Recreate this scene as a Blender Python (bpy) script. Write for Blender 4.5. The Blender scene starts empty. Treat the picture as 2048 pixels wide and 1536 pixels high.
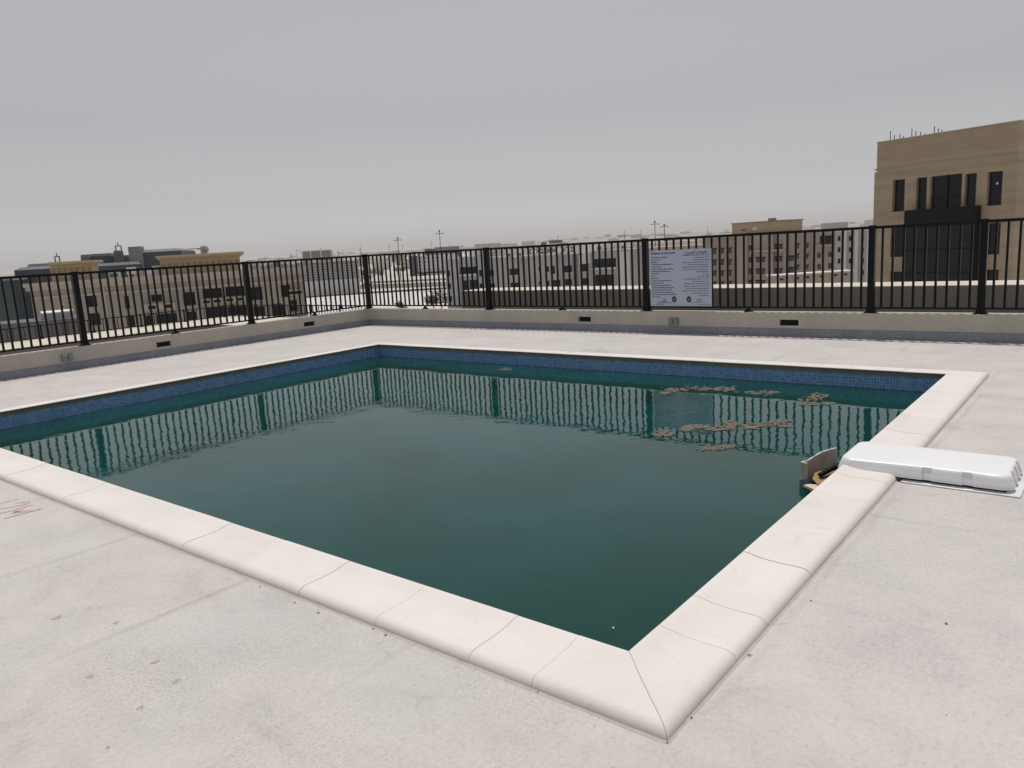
import bpy, bmesh, math, random
from mathutils import Vector, Matrix
random.seed(7)
scene = bpy.context.scene
COL = scene.collection

# ---------------------------------------------------------------- camera
EYE = Vector((0.0, 0.0, 1.6))
FPX, PITCH, ROLL, YAW = 1532.6, 0.1789, -0.0581, 0.6822
cy, sy, cp, sp = math.cos(YAW), math.sin(YAW), math.cos(PITCH), math.sin(PITCH)
FW = Vector((cy * cp, sy * cp, -sp))
_r = Vector((sy, -cy, 0.0)); _u = _r.cross(FW)
RT = _r * math.cos(ROLL) + _u * math.sin(ROLL)
UP = -_r * math.sin(ROLL) + _u * math.cos(ROLL)
cam_data = bpy.data.cameras.new('camera')
cam = bpy.data.objects.new('camera', cam_data)
COL.objects.link(cam)
cam.matrix_world = Matrix(((RT.x, UP.x, -FW.x, EYE.x), (RT.y, UP.y, -FW.y, EYE.y), (RT.z, UP.z, -FW.z, EYE.z), (0, 0, 0, 1)))
cam_data.sensor_width = 36.0
cam_data.lens = FPX / 2048 * 36
cam_data.clip_start = 0.05
cam_data.clip_end = 60000
scene.camera = cam

# ---------------------------------------------------------------- world, sun, exposure
SUN_DIR = Vector((0.19, 0.16, 1.0)).normalized()          # towards the sun
SUN_EL = math.asin(SUN_DIR.z)
world = bpy.data.worlds.new('World')
scene.world = world
world.use_nodes = True
wn, wl = world.node_tree.nodes, world.node_tree.links
wn.clear()
w_out = wn.new('ShaderNodeOutputWorld'); w_bg = wn.new('ShaderNodeBackground')
sky = wn.new('ShaderNodeTexSky'); sky.sky_type = 'NISHITA'; sky.sun_disc = False
sky.sun_elevation = SUN_EL
sky.sun_rotation = math.atan2(SUN_DIR.x, SUN_DIR.y)
sky.air_density = 1.7; sky.dust_density = 0.55; sky.ozone_density = 1.0; sky.altitude = 20
w_hsv = wn.new('ShaderNodeHueSaturation'); w_hsv.inputs['Saturation'].default_value = 0.10
wl.new(sky.outputs[0], w_hsv.inputs['Color'])
w_tint = wn.new('ShaderNodeMix'); w_tint.data_type = 'RGBA'; w_tint.blend_type = 'MULTIPLY'; w_tint.inputs[0].default_value = 1.0
w_tint.inputs[7].default_value = (1.0, 0.995, 1.035, 1)          # dust-grey air
wl.new(w_hsv.outputs[0], w_tint.inputs[6])
wl.new(w_tint.outputs[2], w_bg.inputs['Color'])
w_bg.inputs['Strength'].default_value = 0.079
wl.new(w_bg.outputs[0], w_out.inputs['Surface'])
sun_data = bpy.data.lights.new('sun', 'SUN')
sun_data.energy = 3.05
sun_data.angle = math.radians(0.6)
sun_data.color = (1.0, 0.955, 0.905)
sun = bpy.data.objects.new('sun', sun_data); COL.objects.link(sun)
sun.location = (0, 0, 60)
sun.rotation_euler = (-SUN_DIR).to_track_quat('-Z', 'Y').to_euler()
scene.view_settings.view_transform = 'Standard'
scene.view_settings.look = 'None'
scene.view_settings.exposure = -0.13
scene.view_settings.gamma = 1.0
scene.cycles.use_denoising = True
scene.cycles.volume_bounces = 1
scene.cycles.max_bounces = 8
scene.cycles.volume_step_rate = 4

# ---------------------------------------------------------------- helpers
def ray(px, py):
    return FW + RT * ((px - 1024) / FPX) - UP * ((py - 768) / FPX)
def on_z(px, py, z):
    d = ray(px, py); return EYE + d * ((z - EYE.z) / d.z)
def at_range(px, py, rng):
    d = ray(px, py); return EYE + d * (rng / math.hypot(d.x, d.y))

def link(name, mesh, m=None, parent=None, loc=None, rotz=None):
    o = bpy.data.objects.new(name, mesh)
    COL.objects.link(o)
    if m is not None and not mesh.materials: mesh.materials.append(m)
    if parent is not None: o.parent = parent
    if loc is not None: o.location = loc
    if rotz is not None: o.rotation_euler = (0, 0, rotz)
    return o
def tag(o, label=None, cat=None, group=None, kind=None):
    if label: o['label'] = label
    if cat: o['category'] = cat
    if group: o['group'] = group
    if kind: o['kind'] = kind
    return o
def empty(name, loc, rotz=0.0, label=None, cat=None, group=None):
    o = bpy.data.objects.new(name, None); COL.objects.link(o)
    o.empty_display_size = 0.2
    o.location = loc; o.rotation_euler = (0, 0, rotz)
    return tag(o, label, cat, group)

class MB:
    def __init__(s): s.v = []; s.f = []
    def add(s, vs, fs):
        n = len(s.v); s.v += [tuple(p) for p in vs]; s.f += [tuple(i + n for i in f) for f in fs]; return s
    def box(s, x0, x1, y0, y1, z0, z1):
        return s.add([(x0,y0,z0),(x1,y0,z0),(x1,y1,z0),(x0,y1,z0),(x0,y0,z1),(x1,y0,z1),(x1,y1,z1),(x0,y1,z1)],
                     [(0,3,2,1),(4,5,6,7),(0,1,5,4),(1,2,6,5),(2,3,7,6),(3,0,4,7)])
    def frustum(s, a, b, z0, z1):   # a,b = (x0,x1,y0,y1)
        return s.add([(a[0],a[2],z0),(a[1],a[2],z0),(a[1],a[3],z0),(a[0],a[3],z0),(b[0],b[2],z1),(b[1],b[2],z1),(b[1],b[3],z1),(b[0],b[3],z1)],
                     [(0,3,2,1),(4,5,6,7),(0,1,5,4),(1,2,6,5),(2,3,7,6),(3,0,4,7)])
    def prism(s, pts, z0, z1):
        n = len(pts)
        return s.add([(p[0],p[1],z0) for p in pts] + [(p[0],p[1],z1) for p in pts],
                     [tuple(range(n))[::-1], tuple(range(n, 2*n))] + [(i,(i+1)%n,n+(i+1)%n,n+i) for i in range(n)])
    def cyl(s, a, b, r0, r1=None, n=8):
        r1 = r0 if r1 is None else r1
        a, b = Vector(a), Vector(b); d = (b - a).normalized()
        t = d.orthogonal().normalized(); w = d.cross(t)
        vs = [a + (t*math.cos(k*2*math.pi/n) + w*math.sin(k*2*math.pi/n))*r0 for k in range(n)]
        vs += [b + (t*math.cos(k*2*math.pi/n) + w*math.sin(k*2*math.pi/n))*r1 for k in range(n)]
        return s.add(vs, [tuple(range(n))[::-1], tuple(range(n,2*n))] + [(i,(i+1)%n,n+(i+1)%n,n+i) for i in range(n)])
    def ball(s, c, r, n=8, m=5, sz=1.0):
        vs = [(c[0],c[1],c[2]-r*sz)]
        for j in range(1, m):
            t = math.pi*j/m
            for k in range(n):
                p = 2*math.pi*k/n
                vs.append((c[0]+r*math.sin(t)*math.cos(p), c[1]+r*math.sin(t)*math.sin(p), c[2]-r*sz*math.cos(t)))
        vs.append((c[0],c[1],c[2]+r*sz)); fs = []
        for k in range(n):
            fs.append((0, 1+(k+1)%n, 1+k))
            for j in range(m-2):
                a0 = 1+j*n+k; a1 = 1+j*n+(k+1)%n
                fs.append((a0, a1, a1+n, a0+n))
            fs.append((len(vs)-1, 1+(m-2)*n+k, 1+(m-2)*n+(k+1)%n))
        return s.add(vs, fs)
    def mesh(s, name, m=None, smooth=False):
        me = bpy.data.meshes.new(name); me.from_pydata(s.v, [], s.f)
        if smooth:
            for p in me.polygons: p.use_smooth = True
        if m is not None: me.materials.append(m)
        me.update(); return me
    def build(s, name, m, parent=None, loc=None, smooth=False, rotz=None):
        return link(name, s.mesh(name, m, smooth), None, parent, loc, rotz)

def bevel_mesh(me, w, seg=2, angle=0.5):
    bm = bmesh.new(); bm.from_mesh(me)
    es = [e for e in bm.edges if len(e.link_faces) == 2 and e.calc_face_angle(0) > angle]
    bmesh.ops.bevel(bm, geom=es, offset=w, segments=seg, affect='EDGES', profile=0.5)
    bm.to_mesh(me); bm.free()
    for p in me.polygons: p.use_smooth = True
    return me

# ---------------------------------------------------------------- materials
def base_mat(name):
    m = bpy.data.materials.new(name); m.use_nodes = True
    nt = m.node_tree; b = nt.nodes['Principled BSDF']
    return m, nt, b
def N(nt, t, **kw):
    n = nt.nodes.new(t)
    for k, v in kw.items():
        if k in n.inputs: n.inputs[k].default_value = v
        else: setattr(n, k, v)
    return n
def pos(nt, scale=(1, 1, 1)):
    g = nt.nodes.new('ShaderNodeNewGeometry'); mp = nt.nodes.new('ShaderNodeMapping')
    mp.inputs['Scale'].default_value = scale
    nt.links.new(g.outputs['Position'], mp.inputs['Vector']); return mp.outputs[0]
def noise(nt, vec, scale, detail=4, rough=0.55, dist=0.0):
    n = N(nt, 'ShaderNodeTexNoise', Scale=scale, Detail=detail, Roughness=rough, Distortion=dist)
    nt.links.new(vec, n.inputs['Vector']); return n.outputs['Fac']
def ramp(nt, fac, stops):
    r = nt.nodes.new('ShaderNodeValToRGB')
    while len(r.color_ramp.elements) < len(stops): r.color_ramp.elements.new(0.5)
    for e, (p, c) in zip(r.color_ramp.elements, stops):
        e.position = p; e.color = (c[0], c[1], c[2], 1) if not isinstance(c, (int, float)) else (c, c, c, 1)
    nt.links.new(fac, r.inputs[0]); return r.outputs[0]
def mix(nt, fac, a, b, blend='MIX'):
    m = nt.nodes.new('ShaderNodeMix'); m.data_type = 'RGBA'; m.blend_type = blend
    for sock, v in ((m.inputs[0], fac), (m.inputs[6], a), (m.inputs[7], b)):
        if hasattr(v, 'is_linked'): nt.links.new(v, sock)
        elif isinstance(v, (int, float)): sock.default_value = v
        else: sock.default_value = (v[0], v[1], v[2], 1)
    return m.outputs[2]
def sc(c, k): return (c[0]*k, c[1]*k, c[2]*k)
def mat(name, col, rough=0.8, var=0.12, scale=2.0, bump=0.0, bscale=60, spec=0.3, stretch=(1, 1, 1), metal=0.0):
    m, nt, b = base_mat(name)
    v = pos(nt, stretch)
    f = noise(nt, v, scale, 5, 0.6)
    c = ramp(nt, f, [(0.25, sc(col, 1-var)), (0.75, sc(col, 1+var))])
    nt.links.new(c, b.inputs['Base Color'])
    b.inputs['Roughness'].default_value = rough
    b.inputs['Metallic'].default_value = metal
    b.inputs['Specular IOR Level'].default_value = spec
    if bump:
        bn = N(nt, 'ShaderNodeBump', Strength=bump, Distance=0.01)
        nt.links.new(noise(nt, pos(nt), bscale, 3), bn.inputs['Height'])
        nt.links.new(bn.outputs[0], b.inputs['Normal'])
    return m

def deck_material():
    m, nt, b = base_mat('deck_screed')
    p = pos(nt)
    big = noise(nt, p, 0.55, 4, 0.55, 0.4)
    mid = noise(nt, p, 2.3, 6, 0.65, 0.6)
    st = noise(nt, pos(nt, (1.0, 0.35, 1)), 3.2, 6, 0.7, 0.8)
    fine = noise(nt, p, 45, 5, 0.7)
    grit = noise(nt, p, 240, 3, 0.7)
    c = ramp(nt, big, [(0.3, (0.515, 0.50, 0.478)), (0.5, (0.54, 0.51, 0.49)), (0.7, (0.565, 0.522, 0.508))])
    c = mix(nt, 1.0, c, ramp(nt, mid, [(0.28, 0.86), (0.45, 0.965), (0.6, 1.01), (0.8, 1.04)]), 'MULTIPLY')
    c = mix(nt, 1.0, c, ramp(nt, st, [(0.26, 0.84), (0.40, 0.97), (0.55, 1.0)]), 'MULTIPLY')
    c = mix(nt, 1.0, c, ramp(nt, fine, [(0.27, 0.74), (0.40, 0.95), (0.65, 1.05)]), 'MULTIPLY')
    c = mix(nt, 1.0, c, ramp(nt, grit, [(0.3, 0.88), (0.5, 1.0), (0.75, 1.05)]), 'MULTIPLY')
    # patches where the screed is worn and speckled
    wear = ramp(nt, noise(nt, p, 1.1, 5, 0.6, 0.5), [(0.46, 0.0), (0.64, 1.0)])
    spk = ramp(nt, noise(nt, p, 95, 4, 0.75), [(0.36, 0.62), (0.46, 0.95), (0.6, 1.03)])
    c = mix(nt, wear, c, mix(nt, 1.0, c, spk, 'MULTIPLY'))
    blot = ramp(nt, noise(nt, p, 6.5, 4, 0.7, 1.5), [(0.24, 0.72), (0.33, 0.97), (0.4, 1.0)])
    c = mix(nt, 1.0, c, blot, 'MULTIPLY')
    # pale plaster splashes
    sp_ = noise(nt, p, 5.3, 6, 0.75, 1.2)
    c = mix(nt, ramp(nt, sp_, [(0.70, 0.0), (0.78, 0.6)]), c, (0.66, 0.64, 0.61))
    # hairline trowel joints on an uneven grid
    for sx, off in (((1, 0, 0), 0.31), ((0, 1, 0), 0.12)):
        warp = noise(nt, p, 1.3, 3)
        g = nt.nodes.new('ShaderNodeNewGeometry')
        dp = N(nt, 'ShaderNodeVectorMath', operation='DOT_PRODUCT'); dp.inputs[1].default_value = sx
        nt.links.new(g.outputs['Position'], dp.inputs[0])
        ad = N(nt, 'ShaderNodeMath', operation='MULTIPLY_ADD'); ad.inputs[1].default_value = 0.10
        nt.links.new(warp, ad.inputs[0]); nt.links.new(dp.outputs['Value'], ad.inputs[2])
        sc_ = N(nt, 'ShaderNodeMath', operation='MULTIPLY_ADD'); sc_.inputs[1].default_value = 0.83; sc_.inputs[2].default_value = off
        nt.links.new(ad.outputs[0], sc_.inputs[0])
        fr = N(nt, 'ShaderNodeMath', operation='PINGPONG'); fr.inputs[1].default_value = 0.5
        nt.links.new(sc_.outputs[0], fr.inputs[0])
        line = ramp(nt, fr.outputs[0], [(0.0, 0.80), (0.012, 0.88), (0.026, 1.0)])
        msk = ramp(nt, noise(nt, p, 0.9, 4), [(0.45, 0.0), (0.62, 0.9)])
        c = mix(nt, msk, c, mix(nt, 1.0, c, line, 'MULTIPLY'))
    nt.links.new(c, b.inputs['Base Color'])
    b.inputs['Roughness'].default_value = 0.88
    b.inputs['Specular IOR Level'].default_value = 0.25
    bn = N(nt, 'ShaderNodeBump', Strength=0.2, Distance=0.003)
    hm = mix(nt, 0.5, fine, grit)
    nt.links.new(hm, bn.inputs['Height']); nt.links.new(bn.outputs[0], b.inputs['Normal'])
    return m

def water_material():
    m, nt, b = base_mat('murky_water')
    p = pos(nt)
    cl = noise(nt, p, 0.55, 3, 0.5, 0.8)
    c = ramp(nt, cl, [(0.34, (0.0028, 0.0340, 0.0230)), (0.64, (0.0036, 0.0500, 0.0490))])
    nt.links.new(c, b.inputs['Base Color'])
    b.inputs['Roughness'].default_value = 0.02
    b.inputs['IOR'].default_value = 1.333
    b.inputs['Specular Tint'].default_value = (0.4, 1.0, 1.0, 1)      # teal tint painted into the surface reflections
    # ripples: long lazy wavelets, fine chop only in the far-left part of the pool
    g = nt.nodes.new('ShaderNodeNewGeometry')
    sw = noise(nt, pos(nt, (1.0, 1.0, 0)), 2.2, 2, 0.4)
    md = noise(nt, pos(nt, (1.0, 1.0, 0)), 7.0, 2, 0.5)
    fn = noise(nt, pos(nt, (1.0, 1.0, 0)), 26.0, 2, 0.5)
    xyz = nt.nodes.new('ShaderNodeSeparateXYZ'); nt.links.new(g.outputs['Position'], xyz.inputs[0])
    rng = N(nt, 'ShaderNodeMapRange'); rng.inputs[1].default_value = 3.2; rng.inputs[2].default_value = 6.2
    rng.inputs[3].default_value = 0.02; rng.inputs[4].default_value = 0.16
    nt.links.new(xyz.outputs['Y'], rng.inputs[0])
    fa = N(nt, 'ShaderNodeMath', operation='MULTIPLY'); nt.links.new(fn, fa.inputs[0]); nt.links.new(rng.outputs[0], fa.inputs[1])
    ma = N(nt, 'ShaderNodeMath', operation='MULTIPLY_ADD'); ma.inputs[1].default_value = 0.62
    nt.links.new(md, ma.inputs[0]); nt.links.new(fa.outputs[0], ma.inputs[2])
    sa = N(nt, 'ShaderNodeMath', operation='MULTIPLY_ADD'); sa.inputs[1].default_value = 1.3
    nt.links.new(sw, sa.inputs[0]); nt.links.new(ma.outputs[0], sa.inputs[2])
    bn = N(nt, 'ShaderNodeBump', Strength=1.0, Distance=0.0016)
    nt.links.new(sa.outputs[0], bn.inputs['Height']); nt.links.new(bn.outputs[0], b.inputs['Normal'])
    return m

def tile_material():
    m, nt, b = base_mat('mosaic_blue')
    oi = nt.nodes.new('ShaderNodeAttribute'); oi.attribute_name = 'tint'
    c = ramp(nt, oi.outputs['Fac'], [(0.0, (0.095, 0.22, 0.44)), (0.5, (0.125, 0.29, 0.57)), (1.0, (0.19, 0.37, 0.63))])
    nt.links.new(c, b.inputs['Base Color']); b.inputs['Roughness'].default_value = 0.18
    return m

M = {}
M['deck'] = deck_material()
M['water'] = water_material()
M['tile'] = tile_material()
M['grout'] = mat('tile_grout', (0.42, 0.55, 0.72), 0.85, 0.2, 8)
def coping_material():
    m, nt, b = base_mat('cast_stone')
    p = pos(nt)
    c = ramp(nt, noise(nt, p, 2.6, 5, 0.6), [(0.3, (0.675, 0.635, 0.608)), (0.55, (0.71, 0.672, 0.646)), (0.75, (0.725, 0.695, 0.672))])
    oi = nt.nodes.new('ShaderNodeObjectInfo')
    c = mix(nt, 1.0, c, ramp(nt, oi.outputs['Random'], [(0.0, (0.95, 0.945, 0.935)), (0.5, (0.99, 0.985, 0.975)), (1.0, (1.0, 0.985, 0.985))]), 'MULTIPLY')
    c = mix(nt, 1.0, c, ramp(nt, noise(nt, p, 7.0, 6, 0.75, 1.0), [(0.27, 0.84), (0.38, 0.97), (0.48, 1.0)]), 'MULTIPLY')
    c = mix(nt, 1.0, c, ramp(nt, noise(nt, p, 110, 3, 0.7), [(0.28, 0.87), (0.42, 1.0)]), 'MULTIPLY')
    nt.links.new(c, b.inputs['Base Color']); b.inputs['Roughness'].default_value = 0.7
    b.inputs['Specular IOR Level'].default_value = 0.2
    bn = N(nt, 'ShaderNodeBump', Strength=0.12, Distance=0.004)
    nt.links.new(noise(nt, p, 60, 4), bn.inputs['Height']); nt.links.new(bn.outputs[0], b.inputs['Normal'])
    return m
M['coping'] = coping_material()
M['joint'] = mat('coping_joint', (0.36, 0.325, 0.295), 0.9, 0.25, 10)
M['olive_bed'] = mat('olive_bedding', (0.20, 0.195, 0.155), 0.9, 0.2, 9)
M['mortar'] = mat('sandy_mortar', (0.47, 0.425, 0.37), 0.9, 0.12, 14, 0.2, 120)
M['plaster'] = mat('parapet_plaster', (0.455, 0.425, 0.372), 0.85, 0.13, 2.4, 0.15, 80, stretch=(1, 1, 0.22))
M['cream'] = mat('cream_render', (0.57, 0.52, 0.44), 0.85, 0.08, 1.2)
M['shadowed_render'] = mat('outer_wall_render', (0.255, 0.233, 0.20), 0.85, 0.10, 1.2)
def membrane():
    m, nt, b = base_mat('mineral_felt')
    p = pos(nt)
    c = ramp(nt, noise(nt, p, 70, 4, 0.8), [(0.3, (0.11, 0.12, 0.15)), (0.5, (0.24, 0.255, 0.29)), (0.7, (0.42, 0.43, 0.46))])
    c = mix(nt, 1.0, c, ramp(nt, noise(nt, p, 2.0, 4), [(0.3, 0.85), (0.7, 1.1)]), 'MULTIPLY')
    nt.links.new(c, b.inputs['Base Color']); b.inputs['Roughness'].default_value = 0.9
    return m
M['felt'] = membrane()
M['black'] = mat('black_paint', (0.0045, 0.005, 0.007), 0.4, 0.1, 6, spec=0.18)
M['dark'] = mat('dark_void', (0.012, 0.011, 0.011), 0.9, 0.2, 5)
M['greybox'] = mat('grey_plastic', (0.20, 0.23, 0.25), 0.5, 0.08, 8)
M['sign'] = mat('sign_board', (0.45, 0.505, 0.615), 0.4, 0.03, 2)
M['ink'] = mat('sign_ink', (0.012, 0.015, 0.035), 0.5, 0.05, 5)
M['logo_dark'] = mat('logo_dark', (0.035, 0.012, 0.016), 0.5, 0.05, 5)
M['logo_red'] = mat('logo_red', (0.24, 0.05, 0.06), 0.5, 0.05, 5)
M['white_plastic'] = mat('white_plastic', (0.76, 0.76, 0.77), 0.33, 0.03, 2, spec=0.45)
M['weathered_plastic'] = mat('weathered_plastic', (0.45, 0.40, 0.355), 0.5, 0.35, 7)
M['leaf_orange'] = mat('wet_leaf', (0.32, 0.19, 0.08), 0.6, 0.35, 20)
M['carton'] = mat('wet_carton', (0.62, 0.50, 0.40), 0.8, 0.15, 12)
M['scum'] = mat('dried_scum', (0.142, 0.124, 0.098), 0.85, 0.45, 30, 0.6, 70)
def red_paint():
    m, nt, b = base_mat('faded_red_spray')
    c = ramp(nt, noise(nt, pos(nt), 38, 5, 0.75), [(0.36, (0.475, 0.445, 0.43)), (0.5, (0.48, 0.36, 0.35)), (0.66, (0.46, 0.24, 0.24))])
    nt.links.new(c, b.inputs['Base Color']); b.inputs['Roughness'].default_value = 0.88
    return m
M['red_paint'] = red_paint()
M['smudge'] = mat('deck_smudge', (0.37, 0.345, 0.325), 0.9, 0.45, 60)
M['sign_red'] = mat('sign_red', (0.30, 0.06, 0.05), 0.7, 0.1, 1)
M['pebble'] = mat('pebble', (0.16, 0.14, 0.12), 0.9, 0.3, 40)
M['sand'] = mat('sandy_ground', (0.53, 0.475, 0.41), 0.95, 0.22, 0.012)
M['asphalt'] = mat('far_asphalt', (0.13, 0.125, 0.12), 0.9, 0.15, 0.05)
M['paving'] = mat('pale_paving', (0.58, 0.55, 0.53), 0.9, 0.12, 0.06)
M['beige'] = mat('beige_render', (0.33, 0.303, 0.262), 0.85, 0.13, 0.35, stretch=(1, 1, 0.25))
M['beige_light'] = mat('beige_trim', (0.42, 0.385, 0.33), 0.85, 0.08, 0.5)
M['ochre'] = mat('ochre_stone', (0.42, 0.335, 0.215), 0.85, 0.10, 0.6)
M['ochre_dark'] = mat('ochre_recess', (0.28, 0.215, 0.14), 0.85, 0.1, 1)
M['slate'] = mat('slate_cladding', (0.040, 0.047, 0.062), 0.55, 0.12, 0.3)
M['slate_roof'] = mat('slate_roof', (0.17, 0.18, 0.195), 0.8, 0.1, 0.2)
M['tealglass'] = mat('teal_glass', (0.03, 0.05, 0.062), 0.3, 0.15, 0.2)
M['grey'] = mat('grey_render', (0.375, 0.377, 0.382), 0.85, 0.13, 0.3, stretch=(1, 1, 0.3))
M['grey_light'] = mat('pale_grey_render', (0.55, 0.555, 0.57), 0.85, 0.08, 0.3, stretch=(1, 1, 0.3))
M['grey_dark'] = mat('dark_grey_panel', (0.13, 0.13, 0.135), 0.8, 0.12, 0.4)
M['navy'] = mat('navy_cladding', (0.035, 0.05, 0.08), 0.6, 0.1, 0.3)
M['pink'] = mat('pinkish_render', (0.345, 0.292, 0.258), 0.85, 0.12, 0.25, stretch=(1, 1, 0.3))
M['pink_light'] = mat('pinkish_trim', (0.43, 0.375, 0.33), 0.85, 0.08, 0.3)
M['white'] = mat('white_paint', (0.72, 0.71, 0.69), 0.7, 0.05, 0.5)
M['glass'] = mat('dark_glass', (0.010, 0.012, 0.018), 0.15, 0.15, 0.6, spec=0.22)
M['glass_soft'] = mat('shaded_window', (0.055, 0.052, 0.052), 0.4, 0.2, 0.6)
M['opening'] = mat('dark_opening', (0.018, 0.018, 0.020), 0.8, 0.25, 0.8, spec=0.1)
M['mast'] = mat('mast_steel', (0.035, 0.037, 0.04), 0.6, 0.1, 2)
M['hill'] = mat('far_hill', (0.30, 0.275, 0.24), 0.95, 0.35, 0.01)
M['leaf'] = mat('tree_leaf', (0.045, 0.060, 0.030), 0.7, 0.4, 0.5)
M['bark'] = mat('tree_bark', (0.09, 0.07, 0.05), 0.9, 0.2, 2)
def stone_material():
    m, nt, b = base_mat('banded_limestone')
    p = pos(nt)
    bands = noise(nt, pos(nt, (0.02, 0.02, 1.0)), 1.5, 6, 0.7)
    vein = noise(nt, pos(nt, (0.12, 0.12, 1.0)), 2.2, 6, 0.65, 0.5)
    c = ramp(nt, bands, [(0.3, (0.315, 0.250, 0.178)), (0.5, (0.355, 0.290, 0.212)), (0.7, (0.39, 0.325, 0.245))])
    c = mix(nt, 1.0, c, ramp(nt, vein, [(0.3, 0.86), (0.5, 1.0), (0.7, 1.06)]), 'MULTIPLY')
    # fine course joints
    br = N(nt, 'ShaderNodeTexBrick', Scale=1.0); br.offset = 0.5
    br.inputs['Color1'].default_value = (1, 1, 1, 1); br.inputs['Color2'].default_value = (0.94, 0.94, 0.94, 1); br.inputs['Mortar'].default_value = (0.82, 0.82, 0.82, 1)
    br.inputs['Mortar Size'].default_value = 0.012; br.inputs['Brick Width'].default_value = 1.2; br.inputs['Row Height'].default_value = 0.6
    tc = nt.nodes.new('ShaderNodeTexCoord'); s2 = nt.nodes.new('ShaderNodeSeparateXYZ'); c2 = nt.nodes.new('ShaderNodeCombineXYZ')
    nt.links.new(tc.outputs['Object'], s2.inputs[0]); nt.links.new(s2.outputs['X'], c2.inputs['X']); nt.links.new(s2.outputs['Z'], c2.inputs['Y'])
    nt.links.new(c2.outputs[0], br.inputs['Vector'])
    c = mix(nt, 1.0, c, br.outputs['Color'], 'MULTIPLY')
    nt.links.new(c, b.inputs['Base Color']); b.inputs['Roughness'].default_value = 0.75
    return m
M['stone'] = stone_material()

# ================================================================ SETTING: roof deck and pool
PX0, PX1, PY0, PY1 = 2.322, 8.750, 1.393, 10.011         # inner edge of the coping
XP, YP, HP = 11.580, 13.466, 0.362                        # parapet faces and height
GZ = -15.0
LIP = 0.065
# ground
tag(MB().add([(-16000,-16000,GZ),(16000,-16000,GZ),(16000,16000,GZ),(-16000,16000,GZ)], [(0,1,2,3)]).build('ground', M['sand']), kind='structure')
# deck: a ring round the pool opening
ix0, ix1, iy0, iy1 = PX0-0.05, PX1+0.05, PY0-0.05, PY1+0.05
deck = MB()
for (a, b_, c_, d_) in ((-6, XP, -6, iy0), (-6, XP, iy1, YP), (-6, ix0, iy0, iy1), (ix1, XP, iy0, iy1)):
    deck.add([(a,c_,0),(b_,c_,0),(b_,d_,0),(a,d_,0)], [(0,1,2,3)])
tag(deck.build('roof_deck', M['deck']), kind='structure')
# the building under the roof: body with the lower ledge as its top, the pool standing in it
base = MB()
for (a, b_, c_, d_) in ((-6, 13.46, -6, iy0-0.16), (-6, 13.46, iy1+0.16, 20.35), (-6, ix0-0.16, iy0-0.16, iy1+0.16), (ix1+0.16, 13.46, iy0-0.16, iy1+0.16)):
    base.box(a, b_, c_, d_, GZ, -0.7)
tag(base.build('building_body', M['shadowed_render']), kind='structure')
# pool shell
sh = MB()
wx0, wx1, wy0, wy1 = PX0-0.025, PX1+0.025, PY0-0.025, PY1+0.025
T = 0.15
for (a, b_, c_, d_) in ((wx0-T, wx0, wy0-T, wy1+T), (wx1, wx1+T, wy0-T, wy1+T), (wx0, wx1, wy0-T, wy0), (wx0, wx1, wy1, wy1+T)):
    sh.box(a, b_, c_, d_, -1.5, -0.004)
sh.box(wx0, wx1, wy0, wy1, -1.6, -1.5)
shell = tag(sh.build('pool_shell', M['grout']), kind='structure')
def tile_wall(O, e, n, length):
    pitch, g, top, rows = 0.0315, 0.0045, -0.006, 9
    mb = MB(); tint = []
    cols = int(length / pitch)
    px_ = length/cols
    for j in range(rows):
        for i in range(cols):
            a0 = i*px_+g/2; a1 = (i+1)*px_-g/2
            z1 = top - j*pitch; z0 = z1 - pitch + g
            h = 0.004 + random.uniform(-0.0006, 0.0006)
            P = lambda t, s, z: (O[0]+e[0]*t+n[0]*s, O[1]+e[1]*t+n[1]*s, z)
            k = 0.0018
            mb.add([P(a0,0,z0),P(a1,0,z0),P(a1,0,z1),P(a0,0,z1),P(a0+k,h,z0+k),P(a1-k,h,z0+k),P(a1-k,h,z1-k),P(a0+k,h,z1-k)],
                   [(4,5,6,7),(0,1,5,4),(1,2,6,5),(2,3,7,6),(3,0,4,7)])
            tint += [random.random()]*5
    o = mb.build('mosaic_tiles', M['tile'], shell)
    at = o.data.attributes.new('tint', 'FLOAT', 'FACE')
    at.data.foreach_set('value', tint)
    o['kind'] = 'stuff'
    return o
tile_wall((wx1, wy0), (0,1), (-1,0), wy1-wy0)
tile_wall((wx0, wy1), (1,0), (0,-1), wx1-wx0)
tile_wall((wx0, wy0), (0,1), (1,0), wy1-wy0)
tile_wall((wx0, wy0), (1,0), (0,1), wx1-wx0)
WZ = -0.150
tag(MB().add([(wx0,wy0,WZ),(wx1,wy0,WZ),(wx1,wy1,WZ),(wx0,wy1,WZ)], [(0,1,2,3)]).build('pool_water', M['water']), kind='structure')

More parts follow.
